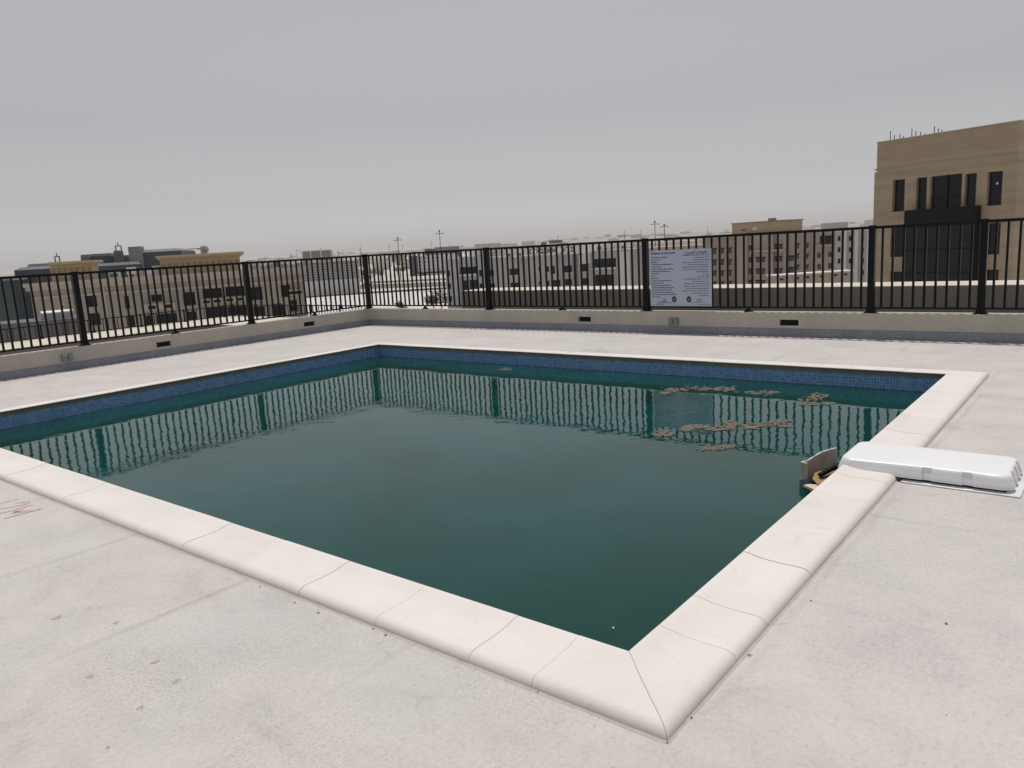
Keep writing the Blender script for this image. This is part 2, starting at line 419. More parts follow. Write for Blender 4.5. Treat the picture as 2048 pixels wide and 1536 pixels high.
# ---------------------------------------------------------------- coping
PROFILE = [(0.034, 0.0), (0.034, 0.044), (0.006, 0.047), (0.0, 0.0505), (-0.002, 0.056), (0.003, 0.0615), (0.014, LIP), (0.030, 0.064), (0.060, 0.058), (0.095, 0.051), (0.14, 0.047), (0.20, 0.0455), (0.283, 0.0448),
           (0.299, 0.0425), (0.313, 0.0365), (0.323, 0.0275), (0.329, 0.017), (0.3315, 0.006), (0.331, 0.0005)]
coping = empty('pool_coping', (PX0, PY0, 0), 0, 'cream cast stone coping slabs edging the green pool', 'coping')
def slab(O, e, n, t0, t1, m0=0, m1=0, gap=0.0016, zj=0.0):
    gap = random.uniform(0.0007, 0.0020) if not (m0 or m1) else 0.0014
    vs = []; fs = []; k = len(PROFILE)
    for (t, m, g) in ((t0, m0, gap), (t1, m1, -gap)):
        for s, z in PROFILE:
            tt = t + m*s + g
            vs.append((O[0]+e[0]*tt+n[0]*s-PX0, O[1]+e[1]*tt+n[1]*s-PY0, z+(zj if z > 0.004 else 0)))
    for i in range(k):
        fs.append((i, (i+1) % k, k+(i+1) % k, k+i))
    fs.append(tuple(range(k))[::-1]); fs.append(tuple(range(k, 2*k)))
    mb = MB().add(vs, fs); o = mb.build('coping_slab', M['coping'], coping)
    bm = bmesh.new(); bm.from_mesh(o.data); bmesh.ops.recalc_face_normals(bm, faces=bm.faces)
    for f in bm.faces: f.smooth = len(f.verts) == 4
    bm.to_mesh(o.data); bm.free()
    try: o.data.set_sharp_from_angle(angle=math.radians(50))
    except Exception: pass
    return o
def coping_side(O, e, n, cuts, L, skip=None):
    c = [0.0] + cuts + [L]
    for i in range(len(c)-1):
        if skip and abs(c[i]-skip[0]) < 1e-6: continue
        slab(O, e, n, c[i], c[i+1], -1 if i == 0 else 0, 1 if i == len(c)-2 else 0, zj=random.uniform(-0.0012, 0.0012))
LX, LY = PX1-PX0, PY1-PY0
def cuts_from(first, L):
    o = list(first)
    while o[-1] + 0.545 < L - 0.25: o.append(o[-1]+0.545)
    return o
coping_side((PX0, PY0), (0,1), (-1,0), cuts_from([0.218, 0.526], LY), LY)                 # near left
gap0, gap1 = 5.09-PX0, 5.63-PX0
cr = [0.231, 0.546, 1.098, 1.63, 2.175, 2.58, gap0, gap1]
coping_side((PX0, PY0), (1,0), (0,-1), cuts_from(cr, LX), LX, skip=(gap0,))               # near right
coping_side((PX1, PY0), (0,1), (1,0), cuts_from([0.42], LY), LY)                          # far right
coping_side((PX0, PY1), (1,0), (0,1), cuts_from([0.36], LX), LX)                          # far left
# grout bed seen in the joints, and the sandy mortar fillet on the deck
jb = MB()
for (O, e, n, L) in (((PX0,PY0),(0,1),(-1,0),LY), ((PX1,PY0),(0,1),(1,0),LY), ((PX0,PY1),(1,0),(0,1),LX)):
    vs = []
    for t, m_ in ((0,-1),(L,1)):
        for s, z in PROFILE:
            s2 = s + (0.004 if s < 0.1 else -0.0025 if s > 0.28 else 0); tt = t+m_*s2
            vs.append((O[0]+e[0]*tt+n[0]*s2-PX0, O[1]+e[1]*tt+n[1]*s2-PY0, max(z-0.0042, 0.0003)))
    k = len(PROFILE); jb.add(vs, [(i,i+1,k+i+1,k+i) for i in range(k-1)])
for a, b_ in ((0, gap0-0.005), (gap1+0.005, LX)):
    vs = []
    for t, m_ in ((a, -1 if a == 0 else 0), (b_, 1 if b_ == LX else 0)):
        for s, z in PROFILE:
            s2 = s + (0.004 if s < 0.1 else -0.0025 if s > 0.28 else 0); tt = t+m_*s2
            vs.append((tt, -s2, max(z-0.0042, 0.0003)))
    k = len(PROFILE); jb.add(vs, [(i,i+1,k+i+1,k+i) for i in range(k-1)])
jb.build('joint_bed', M['joint'], coping)
bb_ = MB(); i0, i1 = 0.0215, 0.0335                       # dark olive mortar bed under the coping nose
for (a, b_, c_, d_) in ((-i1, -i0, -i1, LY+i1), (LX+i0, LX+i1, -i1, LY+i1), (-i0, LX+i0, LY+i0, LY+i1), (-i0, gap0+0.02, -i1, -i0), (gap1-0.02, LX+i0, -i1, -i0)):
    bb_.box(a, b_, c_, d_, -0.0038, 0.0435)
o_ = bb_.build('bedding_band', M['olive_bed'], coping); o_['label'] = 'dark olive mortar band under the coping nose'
mf = MB(); w = 0.3315
def wedge(O, e, n, t0, t1):
    k = max(2, int((t1-t0)/0.03)); prev = None; run = 0.009
    for i in range(k+1):
        t = t0+(t1-t0)*i/k; run = run*0.82+0.18*(0.002+0.016*random.random()); wd = run
        P = lambda s_, z_: (O[0]+e[0]*t+n[0]*s_-PX0, O[1]+e[1]*t+n[1]*s_-PY0, z_)
        cur = [P(w-0.003, 0.0065), P(w+wd, 0.0003)]
        if prev: mf.add([prev[0], prev[1], cur[1], cur[0]], [(0,1,2,3)])
        prev = cur
wedge((PX0, PY0), (0,1), (-1,0), -w, LY+w); wedge((PX1, PY0), (0,1), (1,0), -w, LY+w); wedge((PX0, PY1), (1,0), (0,1), -w, LX+w)
wedge((PX0, PY0), (1,0), (0,-1), -w, gap0); wedge((PX0, PY0), (1,0), (0,-1), gap1, LX+w)
mf.build('mortar_fillet', M['mortar'], coping)

# ---------------------------------------------------------------- parapets
def wall_panel(L, z0, z1, holes, depth, mb=None):
    """front face in the local plane y=0 (looking towards -y) with rectangular holes and reveals"""
    mb = mb or MB()
    xs = sorted({0.0, L} | {h[0] for h in holes} | {h[1] for h in holes})
    zs = sorted({z0, z1} | {h[2] for h in holes} | {h[3] for h in holes})
    for i in range(len(xs)-1):
        for j in range(len(zs)-1):
            mx, mz = (xs[i]+xs[i+1])/2, (zs[j]+zs[j+1])/2
            if any(h[0] < mx < h[1] and h[2] < mz < h[3] for h in holes): continue
            mb.add([(xs[i],0,zs[j]),(xs[i+1],0,zs[j]),(xs[i+1],0,zs[j+1]),(xs[i],0,zs[j+1])], [(0,1,2,3)])
    for a, b_, c_, d_ in holes:
        mb.add([(a,0,c_),(b_,0,c_),(b_,0,d_),(a,0,d_),(a,depth,c_),(b_,depth,c_),(b_,depth,d_),(a,depth,d_)],
               [(0,4,5,1),(1,5,6,2),(2,6,7,3),(3,7,4,0)])
    return mb
TH = 0.24
def parapet(name, loc, rotz, L, scuppers, label, ext=0.0):
    o = empty(name, loc, rotz, label, 'wall')
    holes = [(a, b_, 0.168, 0.258) for a, b_ in scuppers]
    mb = wall_panel(L, 0.0, HP, holes, 0.10)
    mb.add([(0,0,HP),(L,0,HP),(L+ext,TH,HP),(0,TH,HP)], [(0,1,2,3)])
    mb.add([(0,TH,-0.9),(L+ext,TH,-0.9),(L+ext,TH,HP),(0,TH,HP)], [(1,0,3,2)])
    mb.build('wall', M['plaster'], o)
    for a, b_ in scuppers:
        s = MB().box(a+0.002, b_-0.002, 0.06, 0.10, 0.17, 0.256).build('overflow_outlet', M['dark'], o)
        s['label'] = 'black rectangular overflow outlet'
    sk = MB().box(0.0, L-0.016, -0.014, -0.0005, 0.0005, 0.118)
    sk.frustum((0.0, L-0.016, -0.016, -0.0005), (0.0, L-0.016, -0.010, -0.0005), 0.118, 0.126)
    s2 = sk.build('felt_upstand', M['felt'], o); s2['label'] = 'speckled blue grey felt upstand'
    return o
# left wall runs along X (local x = +X, local y = +Y)
parapet('parapet_wall', (-6, YP, 0), 0, XP+6, [(6.615+6, 6.885+6), (9.785+6, 10.07+6)], 'plastered parapet wall below the left railing', ext=TH)
# right wall runs along -Y (local x = -Y, local y = +X)
parapet('parapet_wall', (XP, YP, 0), -math.pi/2, YP+6, [(YP-7.775, YP-7.50), (YP-4.11, YP-3.825)], 'plastered parapet wall below the right railing')
# socket boxes on the parapets
def socket_box(name, loc, rotz, label):
    o = empty(name, loc, rotz, label, 'socket box', 'socket boxes on the parapets')
    me = MB().box(-0.085, 0.085, -0.045, -0.0005, -0.055, 0.055).mesh('box_body', M['greybox']); bevel_mesh(me, 0.008, 2)
    link('box_body', me, None, o)
    for dx in (-0.042, 0.042):
        me = MB().box(dx-0.036, dx+0.036, -0.056, -0.0455, -0.046, 0.046).mesh('flap', M['greybox']); bevel_mesh(me, 0.004, 1)
        link('flap', me, None, o)
    MB().box(0.004, 0.012, -0.060, -0.0565, -0.02, 0.012).build('latch', M['black'], o)
socket_box('socket_box', (5.11, YP, 0.215), 0, 'grey double socket box on the left parapet wall')
socket_box('socket_box', (XP, 5.862, 0.205), -math.pi/2, 'grey double socket box on the right parapet wall under the sign')
# lower outer walls beyond the parapets
ow = empty('outer_wall', (12.58, 11.5, -0.7), -math.pi/2, 'thick outer wall with a cream top behind the right railing', 'wall')
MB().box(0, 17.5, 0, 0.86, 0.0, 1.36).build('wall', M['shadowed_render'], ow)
MB().box(-0.01, 17.5, -0.004, 0.88, 1.3605, 1.373).build('capping', M['cream'], ow)
ol = empty('terrace_wall', (-6, 18.45, -0.7), 0, 'wide cream topped terrace wall beyond the left railing', 'wall')
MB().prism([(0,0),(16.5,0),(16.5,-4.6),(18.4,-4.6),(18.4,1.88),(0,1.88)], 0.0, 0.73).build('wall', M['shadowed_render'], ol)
MB().prism([(0,-0.02),(16.48,-0.02),(16.48,-4.62),(18.42,-4.62),(18.42,1.9),(0,1.9)], 0.7305, 0.745).build('capping', M['cream'], ol)

# ---------------------------------------------------------------- railings
def railing(name, loc, rotz, label, cat, posts, end, z0, zt, zb, bw, pw, pitch, first_post=True, feet=True, rail_h=0.040, group=None):
    o = empty(name, loc, rotz, label, cat, group)
    bar = MB().box(-bw/2, bw/2, -bw/2, bw/2, zb, zt-rail_h).mesh('baluster', M['black'])
    pm = MB().box(-pw/2, pw/2, -pw/2, pw/2, z0+0.012, zt+0.012)
    pm.frustum((-pw*0.62, pw*0.62, -pw*0.62, pw*0.62), (-pw*0.502, pw*0.502, -pw*0.502, pw*0.502), z0+0.012, z0+0.10)
    pm.box(-pw*0.9, pw*0.9, -pw*0.9, pw*0.9, z0+0.001, z0+0.012)
    pmesh = pm.mesh('post', M['black']); 
    ft = MB().box(-0.015, 0.015, -0.015, 0.015, z0+0.012, zb-0.026)
    ft.frustum((-0.055, 0.055, -0.03, 0.03), (-0.018, 0.018, -0.018, 0.018), z0+0.008, z0+0.05)
    ft.box(-0.065, 0.065, -0.05, 0.05, z0+0.001, z0+0.0085)
    fmesh = ft.mesh('foot', M['black'])
    stops = posts + [end]
    for i, t in enumerate(posts):
        if i or first_post: link('post', pmesh, None, o, (t, 0, 0))
    for i in range(len(stops)-1):
        a, b_ = stops[i], stops[i+1]
        ra, rb = a + pw/2*0.998, b_ - (pw/2*0.998 if i+1 < len(posts) else 0)
        MB().box(ra, rb, -0.026, 0.026, zt-rail_h, zt).build('top_rail', M['black'], o)
        MB().box(ra, rb, -0.020, 0.020, zb-0.026, zb).build('bottom_rail', M['black'], o)
        n = max(1, round((b_-a)/pitch))
        for k in range(1, n):
            bo = link('baluster', bar, None, o, (a+(b_-a)*k/n, 0, 0))
            bo.rotation_euler = (random.gauss(0, 0.002), random.gauss(0, 0.0016), 0)
        if feet and b_-a > 2.0: link('foot', fmesh, None, o, ((a+b_)/2, 0, 0))
    return o
RX, RY = XP+0.115, YP+0.115
railing('railing', (RX, RY, 0), -math.pi, 'tall black railing on the left parapet', 'railing', [0, 3.06, 6.23, 9.40], 12.5, HP, 1.574, 0.446, 0.028, 0.086, 0.134)
railing('railing', (RX, RY, 0), -math.pi/2, 'tall black railing with a notice board on the right parapet', 'railing', [0, 3.62, 7.15, 10.73, 12.08, 15.6], 18.6, HP, 1.574, 0.446, 0.028, 0.086, 0.132, first_post=False)
railing('low_railing', (-4.0, 20.2, 0), 0, 'low black guard rail beyond the left railing', 'railing', [0.4+1.2*k for k in range(14)], 16.3, 0.047, 0.375, 0.085, 0.016, 0.035, 0.115, feet=False, rail_h=0.022)
railing('low_railing', (12.3, 20.2, 0), -math.pi/2, 'low black guard rail behind the railing corner', 'railing', [0.0, 1.2, 2.4, 3.6, 4.8], 6.0, 0.047, 0.375, 0.085, 0.016, 0.035, 0.115, feet=False, rail_h=0.022)

# ---------------------------------------------------------------- notice board
SX = RX - 0.030
sign = empty('notice_board', (SX, 6.335, 0.447), -math.pi/2, 'pale bilingual pool rules board fixed to the railing', 'sign')
SWD, SHT = 1.10, 0.928
MB().box(0, SWD, 0, 0.006, 0, SHT).build('board', M['sign'], sign)
def print_text(txt, size, x, z, align, name, bold=0.0):
    cu = bpy.data.curves.new('tmp', 'FONT'); cu.body = txt; cu.size = size; cu.align_x = align; cu.offset = bold
    ob = bpy.data.objects.new('tmp', cu); COL.objects.link(ob)
    bpy.context.view_layer.update()
    me = bpy.data.meshes.new_from_object(ob.evaluated_get(bpy.context.evaluated_depsgraph_get()))
    bpy.data.objects.remove(ob); bpy.data.curves.remove(cu)
    for v in me.vertices: v.co = (v.co.x + x, -0.0015, v.co.y + z)
    me.materials.clear(); me.materials.append(M['ink'])
    return link(name, me, None, sign)
print_text('SWIMMING POOL REGULATIONS', 0.030, 0.022, SHT-0.062, 'LEFT', 'heading', 0.0012)
def words(mb, x0, x1, z, h, rng, arabic=False):
    x = x0
    while x < x1 - 0.008:
        wl_ = min(rng.uniform(0.018, 0.058), x1-x)
        # letters of uneven height so that a line of print reads as print
        k = x
        if arabic:
            mb.add([(x,-0.0014,z),(x+wl_,-0.0014,z),(x+wl_,-0.0014,z+h*0.42),(x,-0.0014,z+h*0.42)], [(0,1,2,3)])
        while k < x + wl_ - 0.003:
            lw = rng.uniform(0.0035, 0.006); hh = h*rng.choice((0.7, 0.7, 0.72, 1.0))
            zz = z + (h*0.43 if arabic else 0)
            if not arabic or rng.random() < 0.4:
                mb.add([(k,-0.0014,zz),(k+lw*0.9,-0.0014,zz),(k+lw*0.9,-0.0014,z+hh),(k,-0.0014,z+hh)], [(0,1,2,3)])
            k += lw
        x += wl_ + rng.uniform(0.006, 0.011)
rg = random.Random(3)
tm = MB()
left_lines = [(0.025,0.325),(0.025,0.205),(0.025,0.16),(0.025,0.435),(0.025,0.21),(0.03,0.44),(0.025,0.365),(0.03,0.175),(0.025,0.095),(0.02,0.155),(0.02,0.39),(0.02,0.25),(0.02,0.385),(0.02,0.445),(0.03,0.40),(0.03,0.435),(0.035,0.505),(0.025,0.18)]
right_lines = [(0.60,1.07),(0.80,1.05),(0.775,1.075),(0.60,1.05),(0.69,1.05),(0.60,1.05),(0.60,1.05),(0.835,1.05),(0.945,1.05),(0.86,1.07),(0.605,1.07),(0.77,1.05),(0.615,1.07),(0.615,1.07),(0.66,1.05),(0.59,1.05),(0.76,1.05),(0.885,1.05)]
for i, (a, b_) in enumerate(left_lines):
    words(tm, a, b_, SHT-0.125-i*0.0385, 0.0165, rg)
for i, (a, b_) in enumerate(right_lines):
    words(tm, a, b_, SHT-0.105-i*0.0385, 0.0165, rg, True)
for (a, b_, z) in ((0.235,0.285,0.118),(0.225,0.295,0.095),(0.195,0.33,0.073),(0.12,0.395,0.052),(0.09,0.245,0.026)): words(tm, a, b_, z, 0.012, rg)
for (a, b_, z) in ((0.885,0.935,0.122),(0.83,0.945,0.100),(0.84,0.93,0.082),(0.755,1.0,0.060),(0.87,1.075,0.026)): words(tm, a, b_, z, 0.012, rg, True)
tm.build('printed_lines', M['ink'], sign)
# the Arabic heading in joined letter forms, set in visual order
print_text('\ufea2\ufe92\ufeb4\ufee4\ufedf\ufe8d \ufe95\ufe8e\ufee4\ufef4\ufee0\ufecc\ufe97', 0.058, 0.655, SHT-0.072, 'LEFT', 'heading', 0.0012)
for cx in (0.437, 0.703):
    ring = MB(); disc = MB(); stroke = MB(); n = 24
    C = (cx, 0.112)
    def circ(mb, r, y): mb.add([(C[0]+r*0.78*math.cos(2*math.pi*k/n), y, C[1]+r*math.sin(2*math.pi*k/n)) for k in range(n)], [tuple(range(n))])
    circ(ring, 0.053, -0.0012); circ(disc, 0.047, -0.0022)
    lg = ring.build('emblem', M['logo_red'], sign); disc.build('disc', M['logo_dark'], lg)
    stroke.add([(cx-0.022,-0.003,0.105),(cx-0.012,-0.003,0.100),(cx+0.024,-0.003,0.128),(cx+0.020,-0.003,0.133)], [(0,1,2,3)])
    stroke.add([(cx-0.020,-0.003,0.084),(cx+0.018,-0.003,0.084),(cx+0.018,-0.003,0.089),(cx-0.020,-0.003,0.089)], [(0,1,2,3)])
    stroke.build('mark', M['sign'], lg)
for x_, z_ in ((0.03, SHT-0.02), (SWD-0.03, SHT-0.02), (0.03, 0.012), (SWD-0.03, 0.012)):
    MB().cyl((x_, -0.004, z_), (x_, 0.012, z_), 0.006, n=8).build('bolt', M['greybox'], sign)

# ---------------------------------------------------------------- filter unit with lid
unit = empty('pool_filter_lid', (5.345, 0.92, 0), 0, 'glossy white plastic filter housing lid straddling the coping', 'filter lid')
def outline(x0, x1, y0, y1, r, notch, notches):
    pts = []
    def side(ax, ay, bx, by, nx, ny, marks):
        L = math.hypot(bx-ax, by-ay); ts = [0.0]
        marks = [m_*L for m_ in marks]
        for m_ in marks: ts += [m_-0.030, m_-0.022, m_+0.022, m_+0.030]
        for t in ts:
            dd = notch if any(abs(t-m_) < 0.023 for m_ in marks) else 0
            pts.append((ax+(bx-ax)*t/L - nx*dd, ay+(by-ay)*t/L - ny*dd))
    def corner(cx, cy_, a0):
        for k in range(7):
            a = a0 + math.pi/2*k/6
            pts.append((cx+r*math.cos(a), cy_+r*math.sin(a)))
    # near long side x=x0 (going -y), then y0 end, then x1 side, then y1 end
    side(x0, y1-r, x0, y0+r, -1, 0, notches['x0']); corner(x0+r, y0+r, math.pi)
    side(x0+r, y0, x1-r, y0, 0, -1, notches['y0']); corner(x1-r, y0+r, 1.5*math.pi)
    side(x1, y0+r, x1, y1-r, 1, 0, notches['x1']); corner(x1-r, y1-r, 0)
    side(x1-r, y1, x0+r, y1, 0, 1, notches['y1']); corner(x0+r, y1-r, math.pi/2)
    return pts
nts = {'x0': [0.55, 0.81], 'y0': [0.2, 0.53, 0.86], 'x1': [0.25, 0.55], 'y1': []}
hx, hy0, hy1 = 0.260, -0.478, 0.512
levels = [(0.0, 0.012, 0.030), (0.0, 0.012, 0.036), (-0.008, 0.012, 0.056), (-0.016, 0.012, 0.082), (-0.020, 0.010, 0.093), (-0.025, 0.005, 0.102), (-0.033, 0.0, 0.108), (-0.044, 0.0, 0.1110), (-0.056, 0.0, 0.1120)]
vs = []; fs = []; cnt = None
for ins, nd, z in levels:
    r = max(0.07 + ins*0.3, 0.03)
    ring = outline(-hx-ins, hx+ins, hy0-ins, hy1+ins, r, nd, nts)
    cnt = len(ring); vs += [(p[0], p[1], z) for p in ring]
# straighten vertical index drift: all rings share the same count
for j in range(len(levels)-1):
    for i in range(cnt):
        fs.append((j*cnt+i, j*cnt+(i+1) % cnt, (j+1)*cnt+(i+1) % cnt, (j+1)*cnt+i))
fs.append(tuple((len(levels)-1)*cnt+i for i in range(cnt)))
fs.append(tuple(range(cnt))[::-1])
lid = MB().add(vs, fs)
lo = lid.build('lid', M['white_plastic'], unit, smooth=True)
bm = bmesh.new(); bm.from_mesh(lo.data); bmesh.ops.recalc_face_normals(bm, faces=bm.faces); bm.to_mesh(lo.data); bm.free()
try: lo.data.set_sharp_from_angle(angle=math.radians(42))
except Exception: pass
bt = MB().box(-0.275, 0.275, -0.515, 0.115, 0.001, 0.010).mesh('base_tray', M['white_plastic']); bevel_mesh(bt, 0.003, 1)
link('base_tray', bt, None, unit)
MB().box(-0.225, 0.225, -0.44, 0.12, 0.0105, 0.0295).build('dark_gap_fill', M['dark'], unit)  # dark block painted black to stand for the gap between tray and lid
MB().box(-0.215, 0.215, 0.12, 0.47, -0.03, 0.0295).build('throat', M['greybox'], unit)
# weir shroud standing in the water in front of the housing
shr = empty('weir_shroud', (5.3, 1.6, WZ), 0, 'weathered curved plastic weir shroud in the pool beside the white lid', 'skimmer weir')
path = [(5.47,1.535,0.214),(5.42,1.565,0.212),(5.36,1.605,0.202),(5.30,1.640,0.178),(5.24,1.662,0.163),(5.185,1.674,0.170),(5.150,1.670,0.176),(5.138,1.652,0.178),(5.150,1.632,0.172)]
pv = []; pf = []
for i, (x_, y_, h_) in enumerate(path):
    a = path[max(i-1, 0)]; b_ = path[min(i+1, len(path)-1)]
    d_ = Vector((b_[0]-a[0], b_[1]-a[1], 0)).normalized(); nn = Vector((-d_.y, d_.x, 0))*0.004
    for sgn in (1, -1):
        for z_ in (-0.10, h_):
            pv.append((x_-5.3+nn.x*sgn, y_-1.6+nn.y*sgn, z_))
for i in range(len(path)-1):
    k = i*4
    pf += [(k,k+4,k+5,k+1), (k+2,k+3,k+7,k+6), (k+1,k+5,k+7,k+3), (k,k+2,k+6,k+4)]
pf += [(0,1,3,2), (len(pv)-4,len(pv)-2,len(pv)-1,len(pv)-3)]
MB().add(pv, pf).build('curved_plate', M['weathered_plastic'], shr, smooth=False)
rim = MB()
for i in range(len(path)-1):
    a, b_ = path[i], path[i+1]
    rim.cyl((a[0]-5.3, a[1]-1.6, a[2]), (b_[0]-5.3, b_[1]-1.6, b_[2]), 0.0055, n=6)
rim.build('rim', M['white_plastic'], shr, smooth=True)
MB().box(-0.17, -0.158, 0.02, 0.078, -0.06, 0.06).build('end_clip', M['greybox'], shr)
# rubbish trapped behind the shroud
def flake_obj(name, pts, z, th, m_, label, cat):
    c = (sum(p[0] for p in pts)/len(pts), sum(p[1] for p in pts)/len(pts))
    o = MB().prism([(p[0]-c[0], p[1]-c[1]) for p in pts], 0, th).build(name, m_, None, (c[0], c[1], z))
    return tag(o, label, cat)
wl_ = flake_obj('wet_leaf', [(5.10,1.545),(5.17,1.605),(5.27,1.62),(5.35,1.58),(5.40,1.52),(5.30,1.50),(5.18,1.515)], WZ+0.062, 0.006, M['leaf_orange'], 'orange brown wet leaf trapped behind the weir shroud', 'leaf')
wl_.rotation_euler = (0.10, -0.12, 0)
fc = flake_obj('carton_scrap', [(4.985,1.53),(5.03,1.62),(5.10,1.60),(5.14,1.53),(5.08,1.47)], WZ+0.030, 0.014, M['carton'], 'pale torn carton scrap floating beside the coping and shroud', 'litter')
fc.rotation_euler = (0.12, 0.10, 0)
f2 = flake_obj('carton_scrap', [(5.37,1.535),(5.42,1.55),(5.45,1.52),(5.42,1.48),(5.37,1.50)], WZ+0.07, 0.01, M['carton'], 'small cream carton scrap under the front of the white lid', 'litter')
f2.rotation_euler = (0.3, 0.2, 0)
hose = MB()
hp = [Vector((5.20+0.30*k/10, 1.565-0.05*math.sin(k/10*math.pi*0.9)-0.02*k/10, 0.050+0.028*math.sin(k/10*math.pi))) for k in range(11)]
for a, b_ in zip(hp, hp[1:]): hose.cyl(a-Vector((5.3,1.55,0)), b_-Vector((5.3,1.55,0)), 0.017, n=8)
ho = hose.build('hose_piece', M['black'], None, (5.3, 1.55, WZ+0.035), smooth=True)
tag(ho, 'short black hose lying behind the weir shroud', 'hose')

# ---------------------------------------------------------------- floating scum, leaf bits, marks and grit
def scum(label, blobs, n, seed):
    rg = random.Random(seed)
    cen = on_z(blobs[0][0], blobs[0][1], WZ)
    mb = MB()
    for k in range(n):
        bx, by, rx, ry = rg.choice(blobs)
        a = rg.uniform(0, 2*math.pi); r_ = math.sqrt(rg.random()) if rg.random() < 0.9 else rg.uniform(0.9, 1.7)
        c = on_z(bx+rx*r_*math.cos(a), by+ry*r_*math.sin(a), WZ) - cen
        R = rg.uniform(0.010, 0.034); m_ = rg.randint(5, 8); ph = rg.uniform(0, 6.28); el = rg.uniform(0.6, 1.0)
        pts = []
        for i in range(m_):
            t = ph + 2*math.pi*i/m_; rr = R*rg.uniform(0.5, 1.25)
            pts.append((c.x+rr*math.cos(t), c.y+rr*el*math.sin(t)))
        z_ = 0.0006 + 0.0007*(k % 6) + rg.uniform(0, 0.0005)
        mb.prism(pts, z_, z_+rg.uniform(0.0006, 0.0014))
    o = mb.build('floating_scum', M['scum'], None, (cen.x, cen.y, WZ))
    tag(o, label, 'scum', 'scum mats on the pool water', 'stuff')
scum('long brown scum mat nearest the far tiles of the pool', [(1352,780,22,4),(1400,777,25,4),(1450,778,22,5),(1520,786,30,4),(1330,787,8,2)], 330, 1)
scum('compact brown scum clump by the far right pool corner', [(1622,798,26,6),(1635,792,20,4),(1618,808,18,3),(1650,807,10,2)], 180, 2)
scum('brown scum mat over the reflection of the notice board', [(1327,867,22,7),(1375,858,12,5),(1395,853,25,4),(1440,857,30,5),(1465,848,15,4)], 390, 3)
scum('short brown scum streak right of the board reflection', [(1515,851,18,4),(1545,846,16,4),(1505,856,10,2)], 126, 4)
scum('thin brown scum streak nearest the filter lid', [(1568,842,15,3),(1575,853,12,2)], 66, 5)
scum('lowest brown scum patch toward the middle of the pool', [(1430,897,26,4),(1455,893,10,3)], 114, 6)
scum('tiny lone scum patch below the far tiles', [(1013,739,11,2)], 30, 8)
lp = on_z(1228, 1259, WZ)
bit = MB().prism([(0,0),(0.012,0.006),(0.016,0.014),(0.004,0.012)], 0, 0.003).build('leaf_bit', M['carton'], None, (lp.x, lp.y, WZ+0.001))
tag(bit, 'tiny pale leaf bit floating near the nearest pool corner', 'leaf')
bits_red = [(1400, 1)]
def brush(name, strokes, label, w0, z=0.003, sx=None):
    P0 = on_z(*strokes[0][0], 0)
    o = empty(name, (P0.x, P0.y, 0), 0, label, 'paint mark')
    for si, st in enumerate(strokes):
        mb = MB()
        pts = [on_z(px, py, 0) for px, py in st]
        # resample
        fine = []
        for a, b_ in zip(pts, pts[1:]):
            for k in range(6): fine.append(a.lerp(b_, k/6))
        fine.append(pts[-1])
        prev = None
        for i, p in enumerate(fine):
            d_ = (fine[min(i+1, len(fine)-1)] - fine[max(i-1, 0)]); d_.z = 0; d_.normalize()
            t = i/(len(fine)-1); wd = w0*(0.35+0.65*math.sin(math.pi*min(max(t, 0.08), 0.92)))*random.uniform(0.85, 1.15)
            nn = Vector((-d_.y, d_.x, 0))*wd
            q = (p+nn-P0, p-nn-P0)
            zz = z + 0.0003*si
            cur = [(q[0].x, q[0].y, zz), (q[1].x, q[1].y, zz)]
            if prev: mb.add([prev[0], prev[1], cur[1], cur[0]], [(0,1,2,3)])
            prev = cur
        mb.build('stroke', M['red_paint'], o)
    return o
cv = lambda pts: [(x/7.68, 860+y/7.68) for x, y in pts]
brush('paint_mark', [cv([(-70,1165),(0,1130),(190,1080),(300,1055)]), cv([(235,1125),(330,1110),(435,1112),(390,1140),(290,1165),(0,1215),(-90,1230)]),
      cv([(-80,1300),(0,1280),(180,1240),(340,1190),(500,1150)]), cv([(420,1170),(330,1205),(290,1245),(205,1272),(400,1248),(640,1210)]), cv([(640,1210),(460,1255),(250,1310),(65,1362)])],
      'faded red painted depth mark on the deck at the left', 0.017, 0.0012)
cv2 = lambda pts: [(1080+x/5.12, 420+y/5.12) for x, y in pts]
brush('paint_mark', [cv2([(395,1442),(470,1422)]), cv2([(470,1422),(440,1443),(545,1424),(500,1446)]), cv2([(530,1424),(600,1420),(640,1430),(560,1450),(640,1452)]), cv2([(660,1450),(715,1430)])],
      'faint red painted depth mark behind the far coping', 0.007, 0.0012)
grit = MB(); rg = random.Random(11)
for (px, py) in ((585,1187),(589,1206),(637,1226),(746,1258),(771,1271),(1498,1311),(1076,1385),(1383,1437),(520,1174),(1622,1202),(1892,1248)):
    p = on_z(px, py, 0); r_ = rg.uniform(0.003, 0.006)
    a = rg.uniform(0, 3)
    grit.prism([(p.x+r_*math.cos(a+t)*rg.uniform(0.7, 1.4), p.y+r_*math.sin(a+t)) for t in (0, 1.1, 2.3, 3.4, 4.6)], 0.0005, rg.uniform(0.003, 0.006))
for k in range(70):
    p = Vector((rg.uniform(0.6, 11.3), rg.uniform(-0.6, 13.2), 0))
    if PX0-0.35 < p.x < PX1+0.35 and PY0-0.35 < p.y < PY1+0.35: continue
    if 4.9 < p.x < 5.8 and 0.2 < p.y < 1.5: continue
    r_ = rg.uniform(0.0015, 0.0045); a = rg.uniform(0, 3)
    grit.prism([(p.x+r_*math.cos(a+t)*rg.uniform(0.7, 1.4), p.y+r_*math.sin(a+t)) for t in (0, 1.1, 2.3, 3.4, 4.6)], 0.0005, rg.uniform(0.002, 0.004))
sm = MB(); rg2 = random.Random(17)
